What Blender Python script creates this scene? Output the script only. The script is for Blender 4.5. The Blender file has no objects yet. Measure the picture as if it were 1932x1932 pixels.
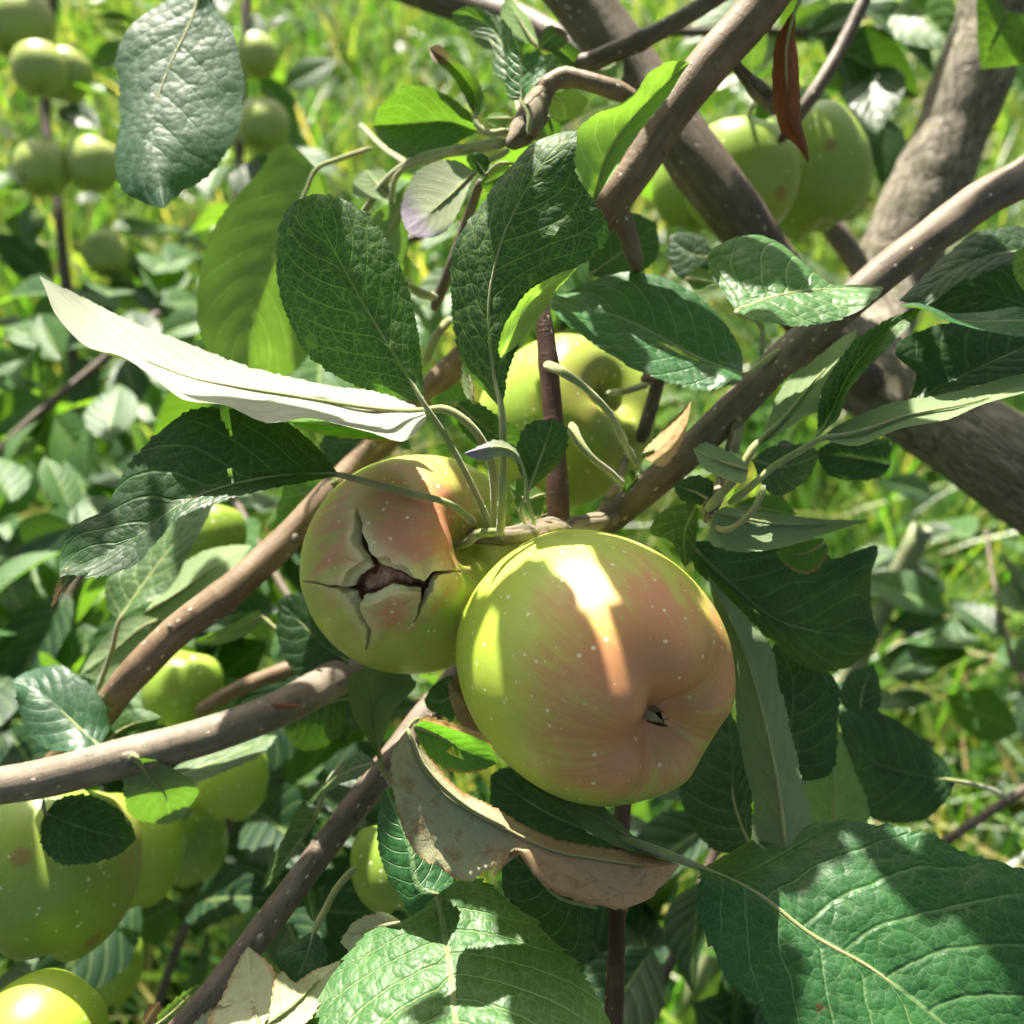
import bpy, math, random
import numpy as np
from mathutils import Vector, Matrix

random.seed(7)
RNG = np.random.default_rng(7)
S = bpy.context.scene
COL = S.collection

# ------------------------------------------------------------------ camera, light, exposure
PITCH = math.radians(40.0)
CAM = np.array((0.0, 0.0, 1.25))
RIGHT = np.array((1.0, 0.0, 0.0))
UP = np.array((0.0, math.sin(PITCH), math.cos(PITCH)))
FWD = np.array((0.0, math.cos(PITCH), -math.sin(PITCH)))
FRAME = 1932.0
FOC = 1896.0                                # focal length in units of the 1932 frame

cam = bpy.data.cameras.new('camera')
camo = bpy.data.objects.new('camera', cam)
COL.objects.link(camo)
camo.location = CAM
camo.rotation_euler = (math.pi / 2 - PITCH, 0, 0)
cam.sensor_width = 36.0
cam.lens = 36.0 * FOC / FRAME
cam.clip_start = 0.01
cam.clip_end = 200.0
cam.dof.use_dof = True
cam.dof.focus_distance = 0.258
cam.dof.aperture_fstop = 12.5
S.camera = camo

SUN_CAM = np.array((-0.18, 0.95, 0.03))     # towards the sun: right, up, forward of the camera
SUN = SUN_CAM[0] * RIGHT + SUN_CAM[1] * UP + SUN_CAM[2] * FWD
SUN /= np.linalg.norm(SUN)
sun = bpy.data.lights.new('sun', 'SUN')
sun.energy = 5.0
sun.angle = math.radians(0.55)
sun.color = (1.0, 0.93, 0.80)
suno = bpy.data.objects.new('sun', sun)
COL.objects.link(suno)
suno.rotation_euler = Vector(SUN).to_track_quat('Z', 'Y').to_euler()
W = bpy.data.worlds.new('World')
S.world = W
W.use_nodes = True
wn = W.node_tree
bg = wn.nodes['Background']
sky = wn.nodes.new('ShaderNodeTexSky')
sky.sky_type = 'NISHITA'
sky.sun_disc = False
sky.sun_elevation = math.asin(SUN[2])
sky.sun_rotation = math.atan2(SUN[0], SUN[1])
wn.links.new(sky.outputs[0], bg.inputs[0])
bg.inputs[1].default_value = 0.05
sky.dust_density = 5.0
sky.air_density = 0.8
sky.ozone_density = 0.3
S.view_settings.view_transform = 'Standard'
S.view_settings.look = 'None'
S.view_settings.gamma = 1.0
S.view_settings.exposure = 2.05
S.render.engine = 'CYCLES'
S.cycles.use_light_tree = False
S.cycles.use_denoising = True
S.cycles.max_bounces = 5
S.cycles.diffuse_bounces = 3
S.cycles.glossy_bounces = 2
S.cycles.transmission_bounces = 4
S.cycles.use_adaptive_sampling = True
S.cycles.adaptive_threshold = 0.05
S.cycles.adaptive_min_samples = 16
S.cycles.sample_clamp_indirect = 6.0

# ------------------------------------------------------------------ helpers
def P(x, y, d):
    """point seen at (x, y) of the 1932 frame, d centimetres in front of the camera"""
    d = d * 0.01
    return CAM + RIGHT * ((x - 966.0) / FOC * d) - UP * ((y - 966.0) / FOC * d) + FWD * d

OFF = (0.0, 641.5, 1271.7)
def cv(crop, p):
    """crop 'rc' pixel -> frame pixel (None: already frame pixel)"""
    if crop is None:
        return tuple(p)
    r, c = int(crop[0]), int(crop[1])
    return (OFF[c] + 0.3418 * p[0], OFF[r] + 0.3418 * p[1]) + tuple(p[2:])

def spline(pts, n, closed=False):
    """Catmull-Rom (centripetal-ish) through pts, resampled evenly by arc length"""
    pts = np.asarray(pts, float)
    if len(pts) == 2:
        t = np.linspace(0, 1, n)[:, None]
        return pts[0] * (1 - t) + pts[1] * t
    q = np.vstack([2 * pts[0] - pts[1], pts, 2 * pts[-1] - pts[-2]])
    k3 = min(3, pts.shape[1])
    out = []
    for i in range(1, len(q) - 2):
        p0, p1, p2, p3 = q[i - 1], q[i], q[i + 1], q[i + 2]
        l0 = np.linalg.norm((p1 - p0)[:k3]) ** .5 + 1e-9
        l1 = np.linalg.norm((p2 - p1)[:k3]) ** .5 + 1e-9
        l2 = np.linalg.norm((p3 - p2)[:k3]) ** .5 + 1e-9
        m1 = (p2 - p1) + l1 * ((p1 - p0) / l0 - (p2 - p0) / (l0 + l1))
        m2 = (p2 - p1) + l1 * ((p3 - p2) / l2 - (p3 - p1) / (l1 + l2))
        t = np.linspace(0, 1, 24, endpoint=False)[:, None]
        a = 2 * (p1 - p2) + m1 + m2
        b = -3 * (p1 - p2) - 2 * m1 - m2
        out.append(a * t ** 3 + b * t ** 2 + m1 * t + p1)
    out.append(q[-2][None])
    c = np.vstack(out)
    s = np.concatenate([[0], np.cumsum(np.linalg.norm(np.diff(c[:, :k3], axis=0), axis=1))])
    u = np.linspace(0, s[-1], n)
    return np.stack([np.interp(u, s, c[:, k]) for k in range(c.shape[1])], 1)

def nz(p, f, seed=0):
    """cheap smooth noise in about -1..1"""
    r = np.random.default_rng(seed + 100)
    v = 0
    for k in range(5):
        w = r.normal(size=p.shape[-1]) * f * (0.6 + 0.25 * k)
        v = v + np.sin(p @ w + r.uniform(0, 6.3)) * (0.5 if k < 3 else 0.3)
    return v / 1.6

def mesh_from(name, verts, faces, mat, uvs=None, uv2=None, attrs=None, smooth=True):
    me = bpy.data.meshes.new(name)
    verts = np.asarray(verts, np.float32)
    faces = np.asarray(faces, np.int32)
    nv, (nf, k) = len(verts), faces.shape
    me.vertices.add(nv)
    me.vertices.foreach_set('co', verts.ravel())
    me.loops.add(nf * k)
    me.loops.foreach_set('vertex_index', faces.ravel())
    me.polygons.add(nf)
    me.polygons.foreach_set('loop_start', np.arange(0, nf * k, k, dtype=np.int32))
    me.polygons.foreach_set('use_smooth', np.full(nf, smooth))
    for nm, uv in (('uv', uvs), ('cm', uv2)):
        if uv is not None:
            l = me.uv_layers.new(name=nm)
            l.data.foreach_set('uv', np.asarray(uv, np.float32)[faces.ravel()].ravel())
    for nm, a in (attrs or {}).items():
        at = me.attributes.new(nm, 'FLOAT', 'POINT')
        at.data.foreach_set('value', np.asarray(a, np.float32))
    me.update(calc_edges=True)
    me.validate()
    if mat is not None:
        me.materials.append(mat)
    return me

def obj(name, me, parent=None):
    o = bpy.data.objects.new(name, me)
    COL.objects.link(o)
    if parent is not None:
        o.parent = parent
        o.matrix_parent_inverse = Matrix.Translation(parent.location).inverted() if parent.rotation_euler[0] == 0 else parent.matrix_basis.inverted()
    return o

def tag(o, label, cat, group=None, kind=None):
    if label: o['label'] = label
    if cat: o['category'] = cat
    if group: o['group'] = group
    if kind: o['kind'] = kind
    return o

def thing(name, label, cat, loc, group=None):
    o = bpy.data.objects.new(name, None)
    COL.objects.link(o)
    o.empty_display_size = 0.02
    o.location = loc
    return tag(o, label, cat, group)

def grid_faces(n, m, wrap=False):
    i = np.arange(n - 1)[:, None]
    mm = m if wrap else m - 1
    j = np.arange(mm)[None]
    j2 = (j + 1) % m
    return np.stack([i * m + j, i * m + j2, (i + 1) * m + j2, (i + 1) * m + j], -1).reshape(-1, 4)

# ------------------------------------------------------------------ material toolkit
class NT:
    def __init__(s, name):
        s.m = bpy.data.materials.new(name)
        s.m.use_nodes = True
        s.t = s.m.node_tree
        s.t.nodes.clear()
        s.out = s.n('ShaderNodeOutputMaterial')
    def n(s, typ, **kw):
        nd = s.t.nodes.new(typ)
        for k, v in kw.items():
            setattr(nd, k, v)
        return nd
    def put(s, sock, v):
        if v is None: return
        if isinstance(v, bpy.types.NodeSocket): s.t.links.new(v, sock)
        elif isinstance(v, (tuple, list)) and sock.type == 'RGBA' and len(v) == 3: sock.default_value = (*v, 1)
        else: sock.default_value = v
    def math(s, op, a, b=None, c=None, clamp=False):
        nd = s.n('ShaderNodeMath', operation=op); nd.use_clamp = clamp
        for i, v in enumerate((a, b, c)):
            if v is not None: s.put(nd.inputs[i], v)
        return nd.outputs[0]
    def mix(s, f, a, b, typ='MIX'):
        nd = s.n('ShaderNodeMix', data_type='RGBA', blend_type=typ)
        s.put(nd.inputs[0], f); s.put(nd.inputs[6], a); s.put(nd.inputs[7], b)
        return nd.outputs[2]
    def ramp(s, v, lo, hi, a=0.0, b=1.0, smooth=True):
        nd = s.n('ShaderNodeMapRange', interpolation_type='SMOOTHSTEP' if smooth else 'LINEAR')
        s.put(nd.inputs[0], v); nd.inputs[1].default_value = lo; nd.inputs[2].default_value = hi
        nd.inputs[3].default_value = a; nd.inputs[4].default_value = b
        return nd.outputs[0]
    def noise(s, vec, scale, detail=3, rough=.55, dist=0):
        nd = s.n('ShaderNodeTexNoise')
        s.put(nd.inputs['Vector'], vec); nd.inputs['Scale'].default_value = scale
        nd.inputs['Detail'].default_value = detail; nd.inputs['Roughness'].default_value = rough
        nd.inputs['Distortion'].default_value = dist
        return nd.outputs
    def vor(s, vec, scale, feature='DISTANCE_TO_EDGE', rnd=1.0):
        nd = s.n('ShaderNodeTexVoronoi', feature=feature)
        s.put(nd.inputs['Vector'], vec); nd.inputs['Scale'].default_value = scale
        nd.inputs['Randomness'].default_value = rnd
        return nd.outputs
    def vscale(s, vec, sc):
        nd = s.n('ShaderNodeVectorMath', operation='MULTIPLY')
        s.put(nd.inputs[0], vec); nd.inputs[1].default_value = sc
        return nd.outputs[0]
    def vadd(s, a, b):
        nd = s.n('ShaderNodeVectorMath', operation='ADD')
        s.put(nd.inputs[0], a); s.put(nd.inputs[1], b)
        return nd.outputs[0]
    def bump(s, h, strength, dist, normal=None):
        nd = s.n('ShaderNodeBump')
        nd.inputs['Strength'].default_value = strength; nd.inputs['Distance'].default_value = dist
        s.put(nd.inputs['Height'], h)
        if normal is not None: s.put(nd.inputs['Normal'], normal)
        return nd.outputs[0]
    def uv(s, name):
        return s.n('ShaderNodeUVMap', uv_map=name).outputs[0]
    def attr(s, name):
        return s.n('ShaderNodeAttribute', attribute_name=name).outputs['Fac']
    def princ(s, col, rough, spec=.5, normal=None, **kw):
        nd = s.n('ShaderNodeBsdfPrincipled')
        s.put(nd.inputs['Base Color'], col); s.put(nd.inputs['Roughness'], rough)
        s.put(nd.inputs['Specular IOR Level'], spec)
        if normal is not None: s.put(nd.inputs['Normal'], normal)
        for k, v in kw.items(): s.put(nd.inputs[k.replace('_', ' ')], v)
        return nd.outputs[0]

def leaf_material(name, top, top2, under, trans, vein=(.26, .33, .11), veinstr=.75, rough=.50, spec=.32,
                  tl=.28, spots=0.0, spotcol=(.085, .055, .022), edgecol=None, tipcol=None, bump=.35, undervein=None,
                  tipat=.55, stain=None, simple=False, midw=.035, finew=.40, mottle=None):
    k = NT(name)
    cm = k.uv('cm'); uv = k.uv('uv')
    sep = k.n('ShaderNodeSeparateXYZ'); k.put(sep.inputs[0], uv)
    u, v = sep.outputs[0], sep.outputs[1]
    av = k.math('ABSOLUTE', k.math('MULTIPLY_ADD', v, 2.0, -1.0))
    oi = k.n('ShaderNodeObjectInfo')
    geo = k.n('ShaderNodeNewGeometry')
    ms = k.n('ShaderNodeMixShader')
    tb = k.n('ShaderNodeBsdfTranslucent')
    m2 = k.n('ShaderNodeMixShader')
    nz1 = k.noise(cm, .8, 3)
    wsep = k.n('ShaderNodeSeparateColor'); k.put(wsep.inputs[0], nz1[1])
    blot, blot2 = wsep.outputs[0], wsep.outputs[1]
    sec = k.math('ADD', k.attr('sec'), k.math('MULTIPLY', k.math('SUBTRACT', wsep.outputs[2], .5), .3))
    fr = k.math('FRACT', sec)
    ds = k.math('MINIMUM', fr, k.math('SUBTRACT', 1.0, fr))
    f0 = k.math('ADD', k.ramp(blot, .35, .68), k.math('MULTIPLY_ADD', oi.outputs['Random'], .7, -.35), clamp=True)
    ct = k.mix(f0, top, top2)
    if simple:
        vm = k.math('MAXIMUM', k.ramp(av, .02, .07, .8, 0), k.ramp(ds, .01, .06, .6, 0))
        ct = k.mix(k.math('MULTIPLY', vm, veinstr), ct, vein)
        pu = k.princ(ct, rough, spec, k.bump(ds, .5, .0012))
        pd = k.n('ShaderNodeBsdfDiffuse'); k.put(pd.inputs[0], k.mix(vm, under, tuple(min(1, c * 1.25) for c in under)))
        k.put(tb.inputs[0], k.mix(k.math('MULTIPLY', vm, .6), trans, tuple(min(1, c * 1.6 + .04) for c in trans)))
        k.put(ms.inputs[0], geo.outputs['Backfacing']); k.put(ms.inputs[1], pu); k.put(ms.inputs[2], pd.outputs[0])
        k.put(m2.inputs[0], tl); k.put(m2.inputs[1], ms.outputs[0]); k.put(m2.inputs[2], tb.outputs[0])
        k.put(k.out.inputs[0], m2.outputs[0])
        return k.m
    sepc = k.n('ShaderNodeSeparateXYZ'); k.put(sepc.inputs[0], cm)
    at = k.math('ABSOLUTE', sepc.outputs[1])
    cmd = k.vadd(cm, k.vscale(nz1[1], (.35, .35, 0)))
    mid = k.ramp(k.math('ADD', at, k.math('MULTIPLY', u, .05)), midw, midw + .045, 1, 0)
    secv = k.math('MULTIPLY', k.ramp(ds, .008, .045, 1, 0), k.ramp(av, .7, 1.0, 1, .1))
    v3 = k.vor(cmd, 3.2)[0]
    v4 = k.vor(cmd, 7.8)[0]
    f3 = k.vor(cmd, 3.2, 'F1')[0]; f4 = k.vor(cmd, 7.8, 'F1')[0]
    fine = k.math('MAXIMUM', k.ramp(v3, .005, .05, finew, 0), k.ramp(v4, .01, .09, finew * .5, 0))
    vm = k.math('MAXIMUM', k.math('MAXIMUM', mid, k.math('MULTIPLY', secv, .9)), fine)
    ct = k.mix(k.math('MULTIPLY', vm, veinstr), ct, vein)
    uv_c = undervein or tuple(min(1, c * 1.25) for c in under)
    cu = k.mix(k.math('MULTIPLY', k.math('MAXIMUM', mid, k.math('MULTIPLY', k.math('MAXIMUM', secv, k.math('MULTIPLY', fine, .6)), .8)), .9), under, uv_c)
    fuzz = k.noise(cm, 14, 2)[0]
    cu = k.mix(k.math('MULTIPLY', fuzz, .5), cu, tuple(c * .62 for c in under))
    cu = k.mix(k.math('MULTIPLY', fine, .45), cu, tuple(c * .7 for c in under))
    cu = k.mix(k.math('MULTIPLY', k.ramp(blot2, .4, .7), .3), cu, tuple(c * .75 for c in under))
    tr = k.mix(k.math('MULTIPLY', vm, .8), trans, tuple(min(1, c * 1.9 + .05) for c in trans))
    tr = k.mix(k.math('MULTIPLY', k.ramp(blot2, .3, .7), .5), tr, tuple(c * .45 for c in trans))
    def paint(mask, col):
        nonlocal ct, cu, tr
        ct = k.mix(mask, ct, col); cu = k.mix(mask, cu, tuple(min(1, c * 1.3) for c in col))
        tr = k.mix(mask, tr, tuple(c * .8 for c in col))
    if tipcol:
        m = k.ramp(k.math('ADD', u, k.math('MULTIPLY', k.math('SUBTRACT', blot, .5), .5)), tipat - .12, tipat + .12)
        paint(k.math('MULTIPLY', m, .9), tipcol)
    if stain:
        paint(k.ramp(blot, .56, .68, 0, .85), stain)
    if spots > 0:
        sp = k.vor(cmd, .55, 'F1')[0]
        m = k.ramp(k.math('ADD', sp, k.math('MULTIPLY', fuzz, .25)), .10 + spots, .17 + spots, 1, 0)
        paint(m, spotcol)
    if mottle:
        mo = k.noise(cm, 2.4, 6, .68, .6)[0]
        paint(k.ramp(mo, .50, .66, 0, .75), mottle)
        paint(k.ramp(mo, .26, .36, .5, 0), tuple(min(1, c * 2.6) for c in mottle))
        paint(k.math('MULTIPLY', fine, .55), tuple(c * .8 for c in mottle))
    if edgecol:
        m = k.ramp(k.math('ADD', av, k.math('MULTIPLY', k.math('SUBTRACT', blot2, .5), .5)), .88, 1.0)
        paint(k.math('MULTIPLY', m, .85), edgecol)
    hv = k.math('ADD', k.math('MULTIPLY', k.math('MULTIPLY', f3, f3), -1.3), k.math('MULTIPLY', k.ramp(ds, 0, .10), .7))
    hv = k.math('ADD', hv, k.math('MULTIPLY', k.math('MULTIPLY', f4, f4), -.35))
    nup = k.bump(hv, bump, .0008)
    nun = k.bump(k.math('ADD', k.math('MULTIPLY', secv, 1.5), fuzz), .5, .0003)
    rg = k.math('ADD', rough, k.math('MULTIPLY', k.math('SUBTRACT', blot2, .5), .35))
    pu = k.princ(ct, rg, spec, nup)
    pd = k.princ(cu, .85, .15, nun)
    k.put(ms.inputs[0], geo.outputs['Backfacing']); k.put(ms.inputs[1], pu); k.put(ms.inputs[2], pd)
    k.put(tb.inputs[0], tr)
    k.put(m2.inputs[0], tl); k.put(m2.inputs[1], ms.outputs[0]); k.put(m2.inputs[2], tb.outputs[0])
    k.put(k.out.inputs[0], m2.outputs[0])
    return k.m

UND = (.20, .27, .14)
LM = {
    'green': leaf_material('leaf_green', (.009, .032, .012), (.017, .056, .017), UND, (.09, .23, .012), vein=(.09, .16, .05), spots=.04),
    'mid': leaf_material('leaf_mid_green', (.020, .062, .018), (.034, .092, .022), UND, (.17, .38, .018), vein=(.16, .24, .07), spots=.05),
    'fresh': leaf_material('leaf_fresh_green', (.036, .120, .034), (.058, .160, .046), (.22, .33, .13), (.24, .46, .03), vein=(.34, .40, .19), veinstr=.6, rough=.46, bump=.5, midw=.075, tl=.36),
    'hero': leaf_material('leaf_netted_green', (.012, .046, .016), (.022, .074, .021), UND, (.10, .27, .014), vein=(.22, .33, .06), veinstr=.8, rough=.52, finew=.62),
    'quilt': leaf_material('leaf_quilted_green', (.013, .070, .020), (.023, .104, .027), UND, (.14, .32, .018), vein=(.17, .27, .11), veinstr=.55, rough=.47, bump=.45, midw=.06, spots=.04),
    'glossy': leaf_material('leaf_glossy_green', (.014, .052, .030), (.022, .072, .036), UND, (.13, .30, .02), vein=(.15, .24, .13), veinstr=.5, rough=.42, spec=.38, bump=.2),
    'yellow': leaf_material('leaf_yellow_green', (.06, .145, .022), (.095, .18, .03), (.18, .27, .10), (.19, .37, .028), vein=(.32, .42, .11), spots=.035, tl=.36),
    'white': leaf_material('leaf_white_underside', (.04, .10, .025), (.06, .13, .035), (.33, .35, .27), (.25, .36, .08), tl=.15, undervein=(.095, .10, .05)),
    'pale': leaf_material('leaf_pale_underside', (.026, .072, .022), (.042, .098, .026), (.20, .265, .135), (.15, .28, .035), tl=.25),
    'violet': leaf_material('leaf_violet_underside', (.04, .08, .03), (.06, .11, .04), (.27, .31, .20), (.20, .30, .08), tl=.3, tipcol=(.17, .145, .20), tipat=.72),
    'wither': leaf_material('leaf_withering', (.06, .10, .04), (.09, .13, .045), (.36, .36, .22), (.28, .30, .07), tl=.18, tipcol=(.33, .205, .115), tipat=.48, edgecol=(.20, .11, .05), mottle=(.20, .125, .06)),
    'drytip': leaf_material('leaf_dried_tip', (.03, .085, .022), (.045, .11, .028), UND, (.18, .38, .02), tipcol=(.15, .085, .06), tipat=.74, edgecol=(.14, .08, .05)),
    'brown': leaf_material('leaf_dead_brown', (.14, .045, .017), (.085, .028, .013), (.14, .05, .024), (.36, .11, .022), vein=(.22, .08, .035), veinstr=.5, tl=.4, rough=.6, edgecol=(.05, .025, .015)),
    'tan': leaf_material('leaf_dry_tan', (.40, .27, .12), (.30, .18, .075), (.42, .30, .15), (.50, .33, .11), vein=(.48, .35, .18), tl=.3, rough=.8, spec=.2, edgecol=(.14, .07, .025), mottle=(.17, .10, .045)),
    'parch': leaf_material('leaf_parched', (.36, .36, .22), (.30, .32, .19), (.46, .48, .32), (.36, .38, .13), vein=(.42, .41, .26), tl=.2, rough=.75, spec=.2, edgecol=(.28, .19, .09), mottle=(.27, .25, .14)),
    'tear': leaf_material('leaf_eaten', (.035, .11, .014), (.05, .15, .016), (.14, .24, .07), (.13, .36, .014), vein=(.26, .38, .08), edgecol=(.36, .20, .06), spots=.04, spotcol=(.30, .14, .05), tl=.45),
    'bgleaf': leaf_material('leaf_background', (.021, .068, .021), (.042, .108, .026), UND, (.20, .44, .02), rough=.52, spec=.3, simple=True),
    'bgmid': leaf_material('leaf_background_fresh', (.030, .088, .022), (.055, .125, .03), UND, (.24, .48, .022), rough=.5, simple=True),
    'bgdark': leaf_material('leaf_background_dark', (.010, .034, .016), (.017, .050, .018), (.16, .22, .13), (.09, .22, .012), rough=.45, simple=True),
}

def bark_material(name, c1, c2, dots=(.56, .50, .40), dotamt=1.0, streak=6.0, rough=.55, crack=0.0, moss=None):
    k = NT(name)
    cm = k.uv('cm')
    st = k.vscale(cm, (.35, streak * .5, 1))
    n1 = k.noise(st, 1.0, 5, .6)[0]
    n2 = k.noise(cm, .8, 4)[0]
    c = k.mix(k.ramp(n1, .3, .7), c1, c2)
    c = k.mix(k.math('MULTIPLY', k.ramp(n2, .42, .72), .55), c, tuple(min(1, x * 1.55 + .02) for x in c2))
    c = k.mix(k.math('MULTIPLY', k.ramp(k.noise(cm, 2.2, 4)[0], .55, .75), .6), c, tuple(x * .45 for x in c1))
    vr = k.vor(k.vscale(cm, (.8, 1.25, 1)), 2.1, 'F1')
    dm = k.math('MULTIPLY', k.ramp(vr[0], .09, .15, 1, 0), k.ramp(k.n('ShaderNodeSeparateColor').outputs[0] if False else k.noise(cm, 1.1, 1)[0], .30, .42))
    dm = k.math('MULTIPLY', dm, dotamt)
    c = k.mix(dm, c, dots)
    h = k.math('ADD', k.math('MULTIPLY', n1, .5), k.math('MULTIPLY', dm, .8))
    h = k.math('ADD', h, k.math('MULTIPLY', k.noise(cm, 14, 4)[0], .35))
    if crack:
        vc = k.vor(k.vadd(k.vscale(cm, (.5, 1.3, 1)), k.vscale(k.noise(cm, 1.5, 3)[1], (.5, .5, 0))), 1.6)[0]
        cr = k.ramp(vc, 0, .12, 1, 0)
        h = k.math('SUBTRACT', h, k.math('MULTIPLY', cr, crack))
        c = k.mix(k.math('MULTIPLY', cr, .7), c, tuple(x * .35 for x in c1))
    if moss:
        c = k.mix(k.ramp(k.noise(cm, .6, 5)[0], .5, .65, 0, .7), c, moss)
    wr = k.noise(k.vscale(cm, (3.5, .5, 1)), 1.6, 3, .6)[0]
    h = k.math('ADD', h, k.math('MULTIPLY', k.ramp(wr, .5, .66), .12))
    nb = k.bump(h, .7, .0008)
    k.put(k.out.inputs[0], k.princ(c, rough, .3, nb))
    return k.m

BM = {
    'main': bark_material('bark_purple_brown', (.085, .064, .046), (.138, .106, .076)),
    'left': bark_material('bark_orange_brown', (.112, .072, .040), (.170, .116, .068)),
    'grey': bark_material('bark_grey_brown', (.115, .094, .070), (.180, .148, .110), dotamt=.6),
    'dark': bark_material('bark_dark_brown', (.060, .045, .031), (.100, .076, .054), dotamt=.7),
    'red': bark_material('bark_red_shoot', (.052, .026, .018), (.085, .044, .030), dotamt=.6),
    'old': bark_material('bark_old_grey', (.11, .096, .074), (.22, .195, .15), dotamt=.2, crack=1.2, rough=.85, moss=(.11, .11, .055)),
    'knob': bark_material('bark_knobby_spur', (.13, .105, .070), (.24, .20, .13), dotamt=.3, crack=.6, rough=.8),
}

def petiole_material():
    k = NT('petiole_downy_green')
    cm = k.uv('cm')
    n = k.noise(cm, 1.0, 3)[0]
    c = k.mix(k.ramp(n, .35, .7), (.17, .21, .055), (.24, .255, .09))
    c = k.mix(k.math('MULTIPLY', k.ramp(k.noise(cm, .45, 2)[0], .5, .7), .5), c, (.28, .15, .09))
    c = k.mix(k.math('MULTIPLY', k.noise(cm, 26, 2)[0], .3), c, (.42, .43, .26))
    nb = k.bump(k.noise(cm, 30, 3)[0], .6, .0004)
    k.put(k.out.inputs[0], k.princ(c, .75, .25, nb, Sheen_Weight=.5, Sheen_Roughness=.4,
          Subsurface_Weight=.15, Subsurface_Radius=(.4, .4, .1), Subsurface_Scale=.002))
    return k.m
PM = petiole_material()

def plain(name, c1, c2, rough=.7, scale=40, bump=.3, dist=.001):
    k = NT(name)
    co = k.n('ShaderNodeTexCoord').outputs['Object']
    n = k.noise(co, scale, 4)[0]
    k.put(k.out.inputs[0], k.princ(k.mix(k.ramp(n, .3, .7), c1, c2), rough, .3, k.bump(n, bump, dist)))
    return k.m

def apple_material(name, green, green2, blush, bdir, bamt, bwidth=.55, spots=.0, crack=False, streaks=.5):
    """bdir: blush direction in the apple's own axes (z = stem end)"""
    k = NT(name)
    tc = k.n('ShaderNodeTexCoord').outputs['Object']
    nn = k.n('ShaderNodeVectorMath', operation='NORMALIZE'); k.put(nn.inputs[0], tc)
    dp = k.n('ShaderNodeVectorMath', operation='DOT_PRODUCT')
    k.put(dp.inputs[0], nn.outputs[0]); dp.inputs[1].default_value = Vector(bdir).normalized()
    big = k.noise(tc, 32, 3)[0]
    # streaks run pole to pole: noise over longitude and a squeezed latitude
    mer = k.n('ShaderNodeVectorMath', operation='NORMALIZE'); k.put(mer.inputs[0], k.vscale(tc, (1, 1, 0)))
    mv = k.vadd(mer.outputs[0], k.vscale(tc, (0, 0, 6)))
    st = k.noise(mv, 16, 4, .65)[0]
    st2 = k.noise(mv, 5, 3, .6)[0]
    f = k.math('ADD', dp.outputs['Value'], k.math('MULTIPLY', k.math('SUBTRACT', big, .5), .9))
    f = k.math('ADD', f, k.math('MULTIPLY', k.math('SUBTRACT', st, .5), streaks))
    f = k.math('ADD', f, k.math('MULTIPLY', k.math('SUBTRACT', st2, .5), streaks))
    bl = k.math('MULTIPLY', k.ramp(f, 1 - bwidth, 1 - bwidth + .62), bamt)
    g = k.mix(k.ramp(k.noise(tc, 20, 3)[0], .35, .65), green, green2)
    g = k.mix(k.math('MULTIPLY', st, .28), g, tuple(c * .72 for c in green))
    c = k.mix(bl, g, blush)
    # lenticels
    vr = k.vor(tc, 300, 'F1')
    sc = k.n('ShaderNodeSeparateColor'); k.put(sc.inputs[0], vr[1])
    rad = k.math('MULTIPLY_ADD', sc.outputs[0], .12, .10)
    dd = k.math('DIVIDE', vr[0], rad)
    dm = k.math('MULTIPLY', k.ramp(dd, .55, 1.1, 1, 0), k.ramp(sc.outputs[1], .25, .40, .0, 1))
    c = k.mix(k.math('MULTIPLY', dm, .85), c, (.74, .70, .46))
    fv = k.vor(tc, 420, 'F1')
    c = k.mix(k.math('MULTIPLY', k.ramp(fv[0], .06, .2, 1, 0), .22), c, (.70, .62, .38))
    if spots:
        sv = k.vor(k.vadd(tc, k.vscale(k.noise(tc, 120, 2)[1], (.006, .006, .006))), 55, 'F1')[0]
        c = k.mix(k.math('MULTIPLY', k.ramp(sv, .10, .26, 1, 0), spots), c, (.24, .12, .05))
    rough = k.math('MULTIPLY_ADD', k.noise(tc, 90, 3)[0], .16, .30)
    h = k.math('ADD', k.math('MULTIPLY', dm, -.5), k.math('MULTIPLY', k.noise(tc, 260, 3)[0], .35))
    nb = k.bump(h, .25, .0004)
    sk = dict(Subsurface_Weight=.22, Subsurface_Radius=(1.0, .8, .25), Subsurface_Scale=.004)
    if crack:
        ck = k.attr('crack')
        c = k.mix(k.math('MULTIPLY', k.attr('lip'), k.ramp(k.noise(tc, 60, 2)[0], .3, .6, .35, .9)), c, (.58, .57, .32))
        dpt = k.ramp(ck, .02, .09)
        c = k.mix(dpt, c, (.62, .58, .33))
        c = k.mix(k.ramp(ck, .24, .42), c, (.15, .062, .028))
        flesh = k.mix(k.ramp(k.noise(tc, 300, 4)[0], .35, .65), (.60, .33, .20), (.80, .54, .34))
        flesh = k.mix(k.ramp(k.noise(tc, 170, 4)[0], .53, .64), flesh, (.10, .035, .018))
        c = k.mix(k.ramp(ck, .70, .90), c, flesh)
        rough = k.math('ADD', rough, k.math('MULTIPLY', dpt, .4))
    k.put(k.out.inputs[0], k.princ(c, rough, .33, nb, **sk))
    return k.m

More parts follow.
